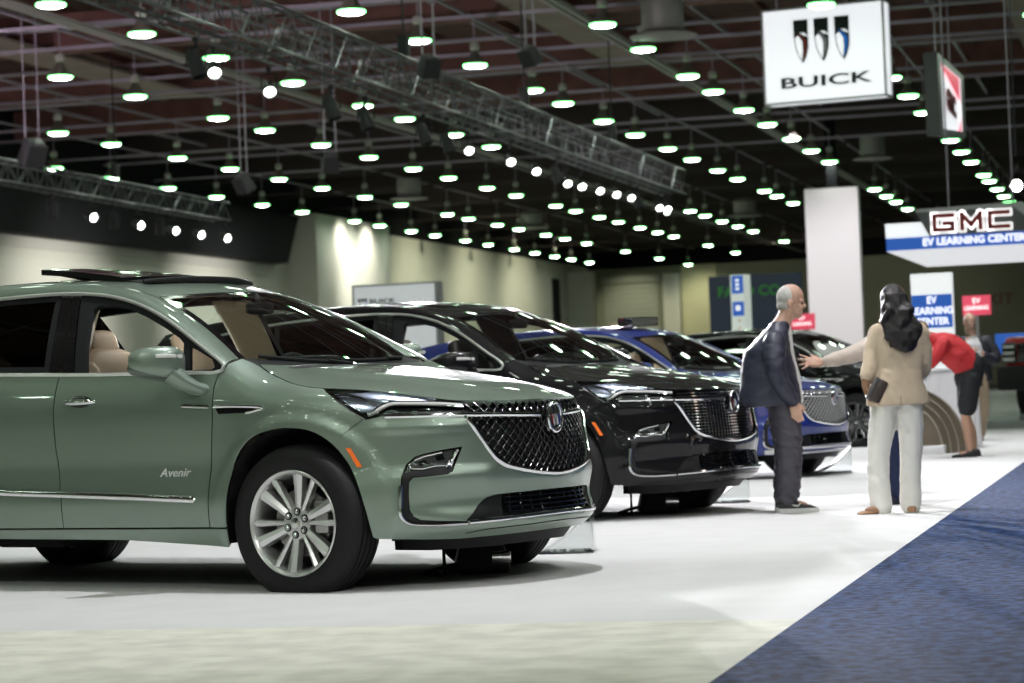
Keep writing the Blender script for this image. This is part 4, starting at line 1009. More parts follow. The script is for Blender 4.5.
r = empty('video_wall', (-23.6, 150, 0)); tag(r, 'dark screen wall with faint green words far behind the navy-jacketed person', 'video wall')
MB().box((0, .3, 5.0), (5.6, .5, 4.6)).build('screen', mat('screen_dark', (.01, .014, .02), .4, emit=(.02, .03, .05), estr=.4), r, smooth=False)
text('lettering', 'FARO CO', .86, at(-.35, -.05, 6.3), mat('green_glow', (.02, .2, .02), .4, emit=(.06, .42, .04), estr=.14), r, .02, .015, 1.0)
MB().box((-2.4, .3, 1.4), (.3, .3, 2.8)).box((2.4, .3, 1.4), (.3, .3, 2.8)).build('support', RIGBLK, r)
t = text('exit_sign', 'EXIT', 1.05, at(-11.4, 181.9, 6.0), mat('exit_letters', (.22, .12, .11), .5), None, .02, .02, 1.2); tag(t, 'dull red exit lettering high on the far end wall', 'exit sign')
r = empty('screen', (-2.75, 50.5, 0)); tag(r, 'blue lit screen at the right edge behind the red truck', 'screen')
MB().box((0, 0, 1.48), (.9, .06, .40), bev=.01).build('display', SIGNB, r); MB().box((.0, -.035, 1.42), (.5, .01, .05)).box((.16, -.035, 1.56), (.12, .01, .08)).build('caption', SIGNW, r, smooth=False)
MB().tube([(0, .03, 0), (0, .03, 1.3)], .04, 8).box((0, .03, .02), (.6, .4, .04)).build('stand', RIGBLK, r)
# ------------------------------------------------------------------ people
SKIN1 = mat('skin_light', (.55, .34, .25), .5); SKIN2 = mat('skin_brown', (.30, .16, .09), .5); SKIN3 = mat('skin_tan', (.47, .27, .18), .5)
EYE = mat('eye_dark', (.03, .02, .02), .2)
def remesh(name, mb, voxel, m, parent=None, it=4, wrinkle=None, loc=None, rot=None):
    """one continuous skin around the collected shapes"""
    me = mesh_from('tmp', mb.V, mb.F); o = bpy.data.objects.new('tmp', me); COL.objects.link(o)
    r = o.modifiers.new('r', 'REMESH'); r.mode = 'VOXEL'; r.voxel_size = voxel; r.adaptivity = 0
    s = o.modifiers.new('s', 'SMOOTH'); s.factor = .5; s.iterations = it
    dg = bpy.context.evaluated_depsgraph_get(); new = bpy.data.meshes.new_from_object(o.evaluated_get(dg)); bpy.data.objects.remove(o)
    new.name = name; new.materials.clear(); new.materials.append(m)
    if wrinkle:
        amp, fx, fz, lo, hi = wrinkle
        nn = [v.normal.copy() for v in new.vertices]
        for v, n in zip(new.vertices, nn):
            p = v.co; w = 1 if lo is None else max(0, min(1, (p.z-lo)/(hi-lo)))
            q = noise.noise(Vector((p.x*fx, p.y*fx, p.z*fz+2.5*math.sin(p.x*7+p.y*5))))+.5*noise.noise(Vector((p.x*fx*2.1, p.y*fx*2.1, p.z*fz*2+4)))
            v.co = p+n*(q*amp*w)
    new.polygons.foreach_set('use_smooth', [True]*len(new.polygons)); new.update()
    o = bpy.data.objects.new(name, new)
    if loc is not None: o.location = loc
    if rot is not None: o.rotation_euler = rot
    return link(o, parent)
def loft(mb, rings, n=24, m=0):
    """rings of (centre, half width, half depth, facing angle[, exponent])"""
    V = []; F = []
    for rg in rings:
        c, a, b, ph = rg[:4]; e = rg[4] if len(rg) > 4 else .85; f = Vector((math.cos(ph), math.sin(ph), 0)); s = Vector((-math.sin(ph), math.cos(ph), 0)); c = Vector(c)
        for k in range(n):
            t = 2*PI*k/n; cx, sx = math.cos(t), math.sin(t)
            V.append(c+f*(b*math.copysign(abs(cx)**e, cx))+s*(a*math.copysign(abs(sx)**e, sx)))
    for i in range(len(rings)-1): F += [(i*n+k, i*n+(k+1) % n, (i+1)*n+(k+1) % n, (i+1)*n+k) for k in range(n)]
    F += [tuple(range(n))[::-1], tuple((len(rings)-1)*n+k for k in range(n))]
    mb.raw(V, F, m)
def limb(mb, P, R, n=14):
    P = [Vector(p) for p in P]
    L = smooth_line([tuple(p) for p in P], 4); k = len(L)-1; rr = [float(np.interp(i/k*(len(R)-1), range(len(R)), R)) for i in range(k+1)]
    mb.tube(L, rr, n)
    for p, r in ((P[0], R[0]), (P[-1], R[-1])): mb.sq(p, (r, r, r), n=12)
def head_frame(c, yaw, pitch=0., roll=0.):
    R_ = Matrix.Rotation(yaw, 3, 'Z') @ Matrix.Rotation(pitch, 3, 'Y') @ Matrix.Rotation(roll, 3, 'X'); c = Vector(c)
    return lambda x, y, z: c+R_ @ Vector((x, y, z)), R_
def head(mb, T, R_, female=False):
    def s(p, r, e=(1, 1)): mb.sq(T(*p), r, e, n=20, R=R_)
    s((-.008, 0, .035), (.100, .078, .098)); s((.022, 0, -.045), (.072, .060, .088)); s((.058, 0, -.098), (.032, .034, .024)); s((.03, 0, -.075), (.06, .055, .045))
    s((.074, 0, .012), (.024, .056, .016)); s((.096, 0, -.026), (.020, .015, .020)); s((.088, 0, -.004), (.014, .011, .03)); s((.080, 0, -.062), (.014, .026, .008)); s((.079, 0, -.076), (.013, .022, .008))
    for q in (-1, 1): s((-.006, q*.079, -.018), (.022, .010, .033)); s((.062, q*.038, -.032), (.026, .022, .022))
def eyes(T, R_, parent):
    m = MB()
    for q in (-1, 1): m.sq(T(.083, q*.031, -.010), (.009, .012, .009), n=10, R=R_)
    return m.build('eyes', EYE, parent)
def hand(mb, w, d, nrm, th, curl=.5, spread=.1, s=1.):
    """wrist, finger direction, palm-back normal, side the thumb leaves on"""
    w, d, n, t = Vector(w), Vector(d).normalized(), Vector(nrm).normalized(), Vector(th).normalized()
    t = (t-d*t.dot(d)).normalized(); n = d.cross(t) if d.cross(t).dot(n) > 0 else t.cross(d)
    R_ = Matrix((d, t, n)).transposed()
    mb.sq(w+d*.045*s, (.056*s, .042*s, .016*s), (.6, .6), n=16, R=R_)
    mb.tube([w-d*.03, w+d*.03*s], [(.026*s, .021*s), (.028*s, .018*s)], 10)
    for i, (L, o) in enumerate(((.072, .031), (.080, .011), (.074, -.010), (.058, -.030))):
        b = w+d*.088*s+t*o*s; dr = (d+t*(o*spread*30)).normalized(); P = [b-dr*.02, b]; a = 0
        for j, f in enumerate((.45, .32, .23)):
            a += curl*(.55+.25*i*.3+j*.15); P.append(P[-1]+(dr*math.cos(a)-n*math.sin(a))*L*f*s)
        mb.tube(P, [.0095*s, .0095*s, .009*s, .0082*s, .007*s], 8); mb.sq(P[-1], (.007*s,)*3, n=8)
    b = w+d*.022*s+t*.030*s; q = (d*.75+t*.75-n*.35).normalized(); P = [b-q*.02, b, b+q*.035*s, b+(q*.8+d*.35).normalized()*.062*s]
    mb.tube(P, [.013*s, .0125*s, .011*s, .008*s], 8); mb.sq(P[-1], (.008*s,)*3, n=8)
def shoe(mb, sole, a, ang, L=.28, w=.046, h=.085, sh=.026):
    """a: ankle foot point on the floor, ang: heading"""
    a = Vector(a); f = Vector((math.cos(ang), math.sin(ang), 0)); s = Vector((-math.sin(ang), math.cos(ang), 0)); V = []; F = []; n = 16
    st = [(-.075, .60, .75), (-.06, .82, 1.0), (-.01, .85, 1.05), (.04, .90, .85), (.09, 1.0, .62), (.14, .98, .48), (.175, .80, .40), (.198, .45, .30)]
    k = L/.28
    for x, ww, hh in st:
        c = a+f*x*k
        for i in range(n):
            t = 2*PI*i/n; V.append(c+s*(w*ww*math.copysign(abs(math.cos(t))**.7, math.cos(t)))+Vector((0, 0, max(.004, h*hh*(.5+.5*math.sin(t))))))
    for i in range(len(st)-1): F += [(i*n+q, i*n+(q+1) % n, (i+1)*n+(q+1) % n, (i+1)*n+q) for q in range(n)]
    F += [tuple(range(n))[::-1], tuple((len(st)-1)*n+q for q in range(n))]; mb.raw(V, F)
    if sole is not None:
        P = [a+f*(x*k*1.03)+s*(w*ww*1.08*q) for q, seq in ((1, st), (-1, st[::-1])) for x, ww, hh in seq]; m = len(P)
        sole.raw([Vector((p.x, p.y, 0.001)) for p in P]+[Vector((p.x, p.y, sh)) for p in P], [tuple(range(m))[::-1], tuple(range(m, 2*m))]+[(i, (i+1) % m, m+(i+1) % m, m+i) for i in range(m)])

NAVY = mat('navy_nylon', (.022, .025, .046), .46); CHAR = mat('charcoal_trousers', (.048, .044, .058), .48)
TEAL = mat('dark_fleece', (.016, .026, .032), .8); WHITEC = mat('white_cotton', (.66, .66, .66), .8); CAMEL = mat('beige_wool', (.66, .53, .385), .85, bump=(250, .2, .002))
CREAM = mat('cream_trousers', (.80, .78, .73), .8); HAIRB = mat('dark_hair', (.012, .009, .010), .42, bump=(160, .5, .006)); HAIRW = mat('white_hair', (.55, .53, .50), .8, bump=(200, .4, .004)); HAIRN = mat('brown_hair', (.16, .10, .05), .6, bump=(200, .4, .004))
TANL = mat('tan_shoe', (.40, .22, .12), .45); KNIT = mat('pale_knit', (.60, .52, .46), .9, bump=(200, .3, .003)); DENIM = mat('navy_cloth', (.010, .020, .07), .75)
REDC = mat('red_jersey', (.55, .025, .03), .7); KHAKI = mat('khaki_cotton', (.36, .28, .19), .8); BLKC = mat('black_cotton', (.012, .013, .016), .75); BROWNC = mat('brown_cloth', (.10, .055, .035), .8)
SHOEB = mat('black_shoe', (.018, .018, .02), .5); SOLEW = mat('white_sole', (.62, .62, .60), .6); SOLEB = mat('black_sole', (.02, .02, .02), .6)
FX = dict(fx=0)

def spine(mb, rings): loft(mb, rings)

# 1. grey-haired man in the navy jacket, side-on, looking to the right
def man_navy():
    loc = hp(1.95, 18.2); rot = (0, 0, THETA); b = MB(); ph = 0.
    T, R_ = head_frame((.085, 0, 1.575), -.15, .12)
    head(b, T, R_); limb(b, [(-.02, 0, 1.36), (.03, 0, 1.45), (.06, 0, 1.52)], [.075, .062, .06])
    loft(b, [((-.02, 0, .86), .15, .10, ph), ((-.03, 0, 1.0), .14, .10, ph), ((-.06, 0, 1.2), .16, .10, ph), ((-.04, 0, 1.34), .12, .07, ph)])
    for s in (-1, 1):
        limb(b, [(-.01, s*.09, .86), (.015, s*.10, .47), (-.01, s*.10, .08)], [.085, .058, .042])
        b.sq((.03, s*.10, .045), (.11, .038, .04), (.8, .8))
    limb(b, [(-.05, -.20, 1.28), (-.05, -.25, 1.02), (.045, -.20, .83)], [.05, .042, .028]); limb(b, [(-.05, .20, 1.28), (-.02, .25, 1.02), (.10, .20, .83)], [.05, .042, .028])
    hand(b, (.055, -.20, .815), (.10, .02, -1), (0, -1, 0), (1, 0, 0), .55); hand(b, (.11, .20, .815), (.10, 0, -1), (0, 1, 0), (1, 0, 0), .55)
    o = remesh('person', b, .0065, SKIN1, loc=loc, rot=rot, it=3)
    tag(o, 'person in a navy jacket and charcoal trousers standing side-on by the black car', 'person')
    o.scale = (.965,)*3; eyes(T, R_, o)
    h = MB(); h.sq(T(-.024, 0, .032), (.090, .0830, .094), n=24, R=R_); h.sq(T(-.040, 0, -.03), (.070, .074, .058), n=20, R=R_); remesh('hair', h, .008, HAIRW, o, 3, (.004, 40, 40, None, 0))
    j = MB(); loft(j, [((-.09, 0, .80), .195, .215, ph), ((-.105, 0, .86), .21, .235, ph), ((-.105, 0, .98), .215, .220, ph), ((-.11, 0, 1.10), .22, .20, ph), ((-.11, 0, 1.22), .225, .172, ph), ((-.06, 0, 1.32), .19, .11, ph), ((-.015, 0, 1.40), .085, .075, ph), ((.0, 0, 1.43), .07, .068, ph)])
    limb(j, [(-.07, -.20, 1.27), (-.085, -.275, 1.13), (-.06, -.285, .99), (.035, -.225, .845)], [.088, .082, .074, .056]); limb(j, [(-.07, .20, 1.27), (-.05, .27, 1.05), (.09, .22, .845)], [.085, .075, .056])
    remesh('jacket', j, .011, NAVY, o, 4, (.008, 7, 20, None, 0))
    c = MB(); loft(c, [((.03, 0, .815), .07, .118, ph), ((.035, 0, 1.0), .07, .100, ph), ((.01, 0, 1.18), .06, .082, ph), ((.0, 0, 1.34), .05, .082, ph), ((.02, 0, 1.41), .05, .055, ph)], 16); remesh('shirt', c, .009, WHITEC, o, 3)
    t = MB(); loft(t, [((-.02, 0, .96), .17, .12, ph), ((-.015, 0, .86), .18, .13, ph), ((-.01, 0, .78), .175, .125, ph)])
    for s in (-1, 1): limb(t, [(-.01, s*.085, .84), (.005, s*.095, .62), (.015, s*.10, .42), (-.005, s*.10, .20), (-.015, s*.10, .115)], [.110, .108, .096, .092, .086])
    remesh('trousers', t, .011, CHAR, o, 4, (.013, 8, 24, None, 0))
    for s in (-1, 1):
        u, q = MB(), MB(); shoe(u, q, (-.005, s*.10, .0), .0+.08*s, .30, .050, .105, .032); z = u.build('shoe', SHOEB, o); q.build('sole', SOLEW, z, smooth=False)
        k = MB(); y = s*.152
        k.tube([(.075, y, .070), (.055, y+s*.001, .050), (.030, y+s*.001, .054), (-.03, y*.985, .078)], [.004, .007, .007, .003], 6); k.build('shoe_mark', SOLEW, z)
    return o

# 2. dark-haired woman in the beige blazer, seen from behind
def woman_blazer():
    loc = hp(2.615, 17.51); rot = (0, 0, THETA); b = MB(); ph = math.radians(96)
    T, R_ = head_frame((.065, .01, 1.515), math.radians(100), .0)
    head(b, T, R_, True); limb(b, [(.075, 0, 1.34), (.07, .0, 1.44)], [.055, .05])
    loft(b, [((.06, 0, .84), .15, .10, ph), ((.07, 0, 1.0), .12, .09, ph), ((.085, 0, 1.2), .14, .09, ph), ((.08, 0, 1.34), .12, .06, ph)])
    L, Rr = [(-.03, 0, .84), (-.10, .02, .48), (-.09, .0, .07)], [(.13, 0, .84), (.14, .02, .46), (.115, .03, .07)]
    for leg in (L, Rr): limb(b, leg, [.08, .055, .036])
    b.sq((-.13, -.035, .03), (.10, .036, .03), (.8, .8), R=Matrix.Rotation(.25, 3, 'Z')); b.sq((.12, .06, .03), (.035, .09, .03), (.8, .8))
    limb(b, [(-.065, 0, 1.29), (-.13, -.03, 1.08), (-.172, -.055, .99), (-.182, -.075, .915)], [.045, .040, .036, .026]); limb(b, [(.245, 0, 1.29), (.285, .06, 1.08), (.24, .14, .98)], [.045, .040, .028])
    hand(b, (-.183, -.078, .905), (.30, -.05, -.95), (-.9, -.2, -.3), (.3, -1, .2), .75, s=.92); hand(b, (.225, .16, .97), (-.5, .5, -.1), (0, 0, 1), (0, 1, 1), .6, s=.9)
    o = remesh('person', b, .0065, SKIN2, loc=loc, rot=rot, it=3)
    o.scale = (.965,)*3
    tag(o, 'person in a beige blazer and cream trousers seen from behind, clutching a purse', 'person')
    eyes(T, R_, o)
    h = MB(); h.sq((.055, -.005, 1.545), (.096, .106, .108), n=24); 
    loft(h, [((.06, -.04, 1.58), .085, .07, ph), ((.062, -.055, 1.48), .108, .08, ph), ((.070, -.075, 1.38), .120, .075, ph), ((.08, -.105, 1.30), .124, .075, ph), ((.095, -.115, 1.24), .108, .07, ph), ((.11, -.12, 1.19), .085, .055, ph), ((.115, -.12, 1.16), .045, .03, ph)])
    for i in range(11):
        x0 = -.058+.020*i; ztip = 1.25+.015*math.sin(i*2.1)-.085*math.sin(PI*i/10); P = [(x0*.7+.03, -.10, 1.50)]
        for k in range(1, 7): P.append((x0*(.7+.09*k)+.03+.004*k*(i/10)+.016*math.sin(k*1.7+i*.7), -.135-.016*math.sin(k*1.5+i*.8), 1.50+(ztip-1.50)*k/6))
        h.tube(P, [.018, .025, .027, .027, .024, .018, .007], 8)
    remesh('hair', h, .0085, HAIRB, o, 3, (.008, 16, 10, None, 0))
    j = MB(); loft(j, [((.055, 0, .775), .232, .135, ph), ((.052, 0, .84), .222, .14, ph), ((.055, 0, .95), .188, .13, ph), ((.065, 0, 1.03), .172, .118, ph), ((.078, 0, 1.16), .188, .115, ph), ((.082, 0, 1.27), .192, .10, ph), ((.083, 0, 1.335), .165, .08, ph), ((.08, 0, 1.375), .085, .065, ph)])
    limb(j, [(-.065, 0, 1.295), (-.105, -.01, 1.19), (-.135, -.035, 1.07), (-.165, -.05, .995)], [.076, .068, .063, .055]); limb(j, [(.225, 0, 1.295), (.255, .02, 1.18), (.262, .06, 1.06), (.245, .10, 1.0)], [.076, .066, .060, .053])
    ob = remesh('blazer', j, .010, CAMEL, o, 4, (.0065, 8, 16, None, 0))
    v = MB(); v.bar((.055, -.135, .785), (.062, -.128, .96), .004, .004); v.build('vent_seam', mat('seam_brown', (.30, .22, .15), .8), ob)
    t = MB(); loft(t, [((.055, 0, .95), .155, .115, ph), ((.055, 0, .86), .175, .125, ph), ((.055, 0, .78), .18, .125, ph)])
    limb(t, [(-.03, 0, .80), (-.07, .01, .60), (-.10, .02, .42), (-.105, .01, .20), (-.095, .0, .05)], [.105, .096, .084, .078, .082]); limb(t, [(.13, 0, .80), (.14, .01, .60), (.135, .02, .42), (.125, .03, .20), (.12, .03, .06)], [.105, .094, .082, .076, .080])
    remesh('trousers', t, .010, CREAM, o, 4, (.006, 8, 14, None, 0))
    for a, g in (((-.10, -.015, 0), math.radians(196)), ((.125, .02, 0), math.radians(80))):
        u = MB(); shoe(u, None, a, g, .26, .042, .055); u.build('shoe', TANL, o)
    p = empty('clutch_bag', loc+Matrix.Rotation(THETA, 3, 'Z') @ (.965*Vector((-.100, -.125, .885))), THETA); R2 = Matrix.Rotation(math.radians(-62), 3, 'Y')
    MB().box((0, 0, 0), (.165, .04, .085), R=R2, bev=.02).build('body', mat('clutch_brown', (.06, .042, .036), .4), p)
    MB().box(R2 @ Vector((.0, -.002, .045)), (.17, .047, .034), R=R2, bev=.012).build('flap', mat('clutch_grey', (.10, .095, .095), .4), p)
    tag(p, 'small dark brown clutch purse held beside the hem of the beige blazer', 'purse')
    br = MB().tube([(-.180+.030*math.cos(a), -.058+.030*math.sin(a), .935) for a in np.linspace(0, 2*PI, 16, endpoint=False)], .004, 6, closed=True).build('bracelet', CHROME, o)
    return o

# 3. man with the outstretched arm, mostly behind the woman
def man_pointing():
    loc = hp(2.770, 18.77); rot = (0, 0, THETA); b = MB(); ph = PI
    T, R_ = head_frame((.085, 0, 1.44), math.radians(172), .0)
    head(b, T, R_); limb(b, [(.05, 0, 1.26), (.09, 0, 1.36)], [.065, .06])
    loft(b, [((.05, 0, .84), .15, .10, ph), ((.05, 0, 1.0), .14, .10, ph), ((.05, 0, 1.2), .16, .10, ph), ((.05, 0, 1.31), .12, .07, ph)])
    for s in (-1, 1): limb(b, [(.05, s*.09, .84), (.05, s*.09, .46), (.07, s*.09, .07)], [.085, .056, .04]); b.sq((.03, s*.09, .04), (.11, .038, .035), (.8, .8))
    limb(b, [(.02, -.19, 1.30), (-.22, -.24, 1.18), (-.50, -.22, 1.115)], [.048, .040, .027]); limb(b, [(.05, .19, 1.26), (.08, .24, 1.02), (-.02, .22, .86)], [.048, .04, .027])
    hand(b, (-.515, -.22, 1.115), (-1, .0, .06), (0, -.75, .65), (-.1, .45, .9), .12, .5, 1.05); hand(b, (-.03, .22, .84), (-.1, 0, -1), (0, 1, 0), (-1, 0, 0), .5)
    o = remesh('person', b, .0065, SKIN1, loc=loc, rot=rot, it=3)
    o.scale = (.965,)*3
    tag(o, 'person in a pale sweater stretching an arm left, mostly hidden behind the beige blazer', 'person')
    eyes(T, R_, o)
    h = MB(); h.sq(T(-.02, 0, .045), (.098, .086, .095), n=20, R=R_); remesh('hair', h, .009, HAIRN, o, 2, (.003, 40, 40, None, 0))
    j = MB(); loft(j, [((.06, 0, .57), .22, .185, ph), ((.06, 0, .80), .21, .18, ph), ((.05, 0, 1.0), .20, .16, ph), ((.045, 0, 1.20), .20, .15, ph), ((.045, 0, 1.32), .165, .11, ph), ((.05, 0, 1.37), .08, .075, ph)])
    limb(j, [(.02, -.18, 1.295), (-.11, -.225, 1.235), (-.23, -.24, 1.175), (-.47, -.22, 1.118)], [.085, .080, .072, .048]); limb(j, [(.05, .18, 1.255), (.09, .24, 1.04), (-.01, .22, .89)], [.08, .07, .05])
    remesh('sweater', j, .011, KNIT, o, 4, (.008, 9, 16, None, 0))
    t = MB(); loft(t, [((.05, 0, .9), .16, .115, ph), ((.05, 0, .80), .17, .12, ph)])
    for s in (-1, 1): limb(t, [(.05, s*.085, .80), (.05, s*.09, .44), (.07, s*.09, .09)], [.105, .092, .088])
    remesh('trousers', t, .011, DENIM, o, 4, (.006, 9, 18, None, 0))
    for s in (-1, 1):
        u, q = MB(), MB(); shoe(u, q, (.07, s*.09, 0), PI-.5*s, .29, .046, .09, .024); z = u.build('shoe', mat('navy_shoe', (.02, .02, .05), .5), o); q.build('sole', SOLEB, z, smooth=False)
    return o

# 4. person in red bending over the counter
def person_red():
    loc = hp(5.095, 28.37); rot = (0, 0, THETA); b = MB(); ph = PI
    T, R_ = head_frame((-.50, -.02, 1.475), PI, .55)
    head(b, T, R_); limb(b, [(-.36, 0, 1.40), (-.44, 0, 1.45)], [.065, .06])
    limb(b, [(.06, 0, .98), (-.10, 0, 1.16), (-.34, 0, 1.36)], [.13, .14, .10])
    for s in (-1, 1):
        x = .08*(s > 0); limb(b, [(.02, s*.09, .92), (-.03+x*.4, s*.10, .50), (-.02+x, s*.10, .30), (.0+x, s*.10, .07)], [.10, .060, .056, .036])
        b.sq((-.04+x, s*.10, .04), (.10, .036, .035), (.8, .8)); limb(b, [(-.30, s*.19, 1.33), (-.40, s*.23, 1.12), (-.52, s*.16, 1.06)], [.05, .042, .028]); hand(b, (-.54, s*.155, 1.055), (-1, 0, -.1), (0, 0, 1), (0, -s, 0), .3)
    o = remesh('person', b, .008, SKIN3, loc=loc, rot=rot, it=3)
    o.scale = (.965,)*3
    tag(o, 'person in a red shirt and black shorts bending over the white counter', 'person'); eyes(T, R_, o)
    h = MB(); h.sq(T(-.022, 0, .04), (.098, .086, .092), n=20, R=R_); remesh('hair', h, .01, HAIRN, o, 2, (.004, 40, 40, None, 0))
    j = MB(); limb(j, [(.06, 0, 1.02), (-.06, 0, 1.17), (-.22, 0, 1.30), (-.36, 0, 1.38)], [.165, .185, .18, .10]); 
    for s in (-1, 1): limb(j, [(-.28, s*.17, 1.33), (-.37, s*.235, 1.19), (-.43, s*.225, 1.10)], [.095, .08, .062])
    j.sq((-.13, 0, 1.19), (.2, .21, .13), n=20, R=Matrix.Rotation(math.radians(38), 3, 'Y')); remesh('shirt', j, .013, REDC, o, 4, (.009, 7, 12, None, 0))
    t = MB(); limb(t, [(.07, 0, 1.07), (.04, 0, .92)], [.165, .175])
    for s in (-1, 1):
        x = .08*(s > 0); limb(t, [(.035, s*.09, .90), (-.005+x*.4, s*.10, .62), (-.015+x*.6, s*.10, .575)], [.125, .118, .108])
    remesh('shorts', t, .013, BLKC, o, 4, (.008, 7, 12, None, 0))
    for s in (-1, 1):
        x = .08*(s > 0); u, q = MB(), MB(); shoe(u, q, (.0+x, s*.10, 0), PI+.1*s, .29, .046, .09, .026); z = u.build('shoe', SHOEB, o); q.build('sole', SOLEB, z, smooth=False)
    return o

# 5. bald man in the dark jacket further back
def man_far():
    loc = hp(6.388, 34.93); rot = (0, 0, THETA); b = MB(); ph = math.radians(-80)
    T, R_ = head_frame((-.03, -.03, 1.60), math.radians(-78), .28)
    head(b, T, R_); limb(b, [(.0, 0, 1.40), (-.03, -.01, 1.52)], [.07, .065])
    loft(b, [((.0, 0, .88), .16, .11, ph), ((.0, 0, 1.1), .15, .11, ph), ((.0, 0, 1.3), .17, .11, ph), ((.0, 0, 1.40), .13, .08, ph)])
    limb(b, [(-.08, 0, .88), (-.06, -.03, .48), (-.04, -.06, .08)], [.09, .06, .04]); limb(b, [(.09, 0, .88), (.10, .02, .48), (.05, .10, .08)], [.09, .06, .04])
    for x, y in ((-.05, -.10), (.05, .08)): b.sq((x+.02, y, .04), (.04, .11, .035), (.8, .8))
    limb(b, [(-.21, 0, 1.34), (-.27, -.05, 1.10), (-.05, -.25, 1.14)], [.05, .043, .028]); limb(b, [(.21, 0, 1.34), (.28, -.05, 1.10), (.06, -.25, 1.18)], [.05, .043, .028])
    hand(b, (-.03, -.255, 1.145), (1, -.2, .2), (0, -1, 0), (0, 0, 1), .5); hand(b, (.04, -.255, 1.19), (-1, -.2, .2), (0, -1, 0), (0, 0, 1), .5)
    o = remesh('person', b, .008, SKIN1, loc=loc, rot=rot, it=3)
    tag(o, 'person in an open dark jacket and khaki trousers looking down at a leaflet', 'person'); eyes(T, R_, o)
    c = MB(); loft(c, [((.0, -.02, .88), .15, .125, ph), ((.0, -.03, 1.1), .15, .125, ph), ((.0, -.02, 1.3), .15, .115, ph), ((.0, 0, 1.42), .07, .08, ph)]); remesh('shirt', c, .013, WHITEC, o, 3, (.004, 9, 9, None, 0))
    j = MB()
    for s in (-1, 1):
        loft(j, [((s*.125, .01, .80), .135, .10, ph), ((s*.125, .01, 1.0), .125, .105, ph), ((s*.125, .01, 1.2), .125, .115, ph), ((s*.12, .01, 1.34), .11, .10, ph), ((s*.07, .02, 1.42), .06, .07, ph)])
        limb(j, [(s*.19, 0, 1.34), (s*.285, -.03, 1.20), (s*.285, -.06, 1.08), (s*.12, -.21, 1.15)], [.09, .082, .075, .055])
    loft(j, [((0, .07, .80), .20, .06, ph), ((0, .07, 1.1), .20, .06, ph), ((0, .06, 1.38), .15, .05, ph)]); remesh('jacket', j, .014, mat('dark_jacket', (.018, .020, .028), .6), o, 4, (.009, 7, 12, None, 0))
    t = MB(); loft(t, [((0, 0, .98), .165, .125, ph), ((0, 0, .86), .18, .13, ph)]); limb(t, [(-.08, 0, .85), (-.065, -.03, .46), (-.045, -.06, .10)], [.115, .10, .088]); limb(t, [(.09, 0, .85), (.10, .02, .46), (.06, .10, .10)], [.115, .10, .088])
    remesh('trousers', t, .013, KHAKI, o, 4, (.009, 8, 14, None, 0))
    for a, g in (((-.045, -.05, 0), math.radians(-70)), ((.055, .10, 0), math.radians(-95))):
        u, q = MB(), MB(); shoe(u, q, a, g, .30, .048, .09, .024); z = u.build('shoe', SHOEB, o); q.build('sole', SOLEB, z, smooth=False)
    o.scale = (1.025,)*3
    p = empty('booklet', loc+Matrix.Rotation(THETA, 3, 'Z') @ Vector((.01, -.32, 1.15)), THETA)
    MB().box((0, 0, 0), (.10, .008, .20), R=Matrix.Rotation(.3, 3, 'X'), bev=.003).build('page', WHITE, p); tag(p, 'small white leaflet held by the person in the open dark jacket', 'leaflet')
    return o

# 6. edge of frame: only a brown sleeve shows
def person_edge():
    loc = hp(7.160, 33.39); rot = (0, 0, THETA); b = MB(); ph = PI
    T, R_ = head_frame((-.02, 0, 1.58), PI, .1); head(b, T, R_); limb(b, [(0, 0, 1.38), (-.01, 0, 1.5)], [.07, .06])
    loft(b, [((0, 0, .88), .16, .11, ph), ((0, 0, 1.2), .16, .11, ph), ((0, 0, 1.38), .13, .08, ph)])
    for s in (-1, 1): limb(b, [(0, s*.09, .88), (0, s*.10, .48), (.02, s*.10, .08)], [.09, .06, .04]); b.sq((-.02, s*.1, .04), (.11, .038, .035), (.8, .8)); limb(b, [(0, s*.2, 1.32), (.04, s*.25, 1.06), (-.10, s*.22, .90)], [.05, .043, .028]); hand(b, (-.11, s*.22, .885), (-.4, 0, -1), (0, s, 0), (-1, 0, 0), .5)
    o = remesh('person', b, .009, SKIN3, loc=loc, rot=rot, it=3); o.scale = (.965,)*3; tag(o, 'person in a brown sweater cut off by the right edge of the frame', 'person'); eyes(T, R_, o)
    h = MB(); h.sq(T(-.02, 0, .045), (.098, .086, .095), n=20, R=R_); remesh('hair', h, .01, HAIRB, o, 2)
    j = MB(); loft(j, [((0, 0, .82), .19, .14, ph), ((0, 0, 1.1), .19, .14, ph), ((0, 0, 1.3), .18, .12, ph), ((0, 0, 1.40), .08, .07, ph)])
    for s in (-1, 1): limb(j, [(0, s*.19, 1.32), (.05, s*.26, 1.06), (-.09, s*.22, .92)], [.09, .078, .055])
    remesh('sweater', j, .014, BROWNC, o, 4, (.008, 8, 12, None, 0))
    t = MB(); loft(t, [((0, 0, .92), .165, .12, ph), ((0, 0, .82), .175, .12, ph)])
    for s in (-1, 1): limb(t, [(0, s*.09, .82), (0, s*.1, .46), (.02, s*.1, .10)], [.11, .1, .088])
    remesh('trousers', t, .014, BLKC, o, 4)
    for s in (-1, 1): u, q = MB(), MB(); shoe(u, q, (.02, s*.1, 0), PI, .3); z = u.build('shoe', SHOEB, o); q.build('sole', SOLEB, z, smooth=False)
    return o
for f in (man_navy, woman_blazer, man_pointing, person_red, man_far, person_edge): f()
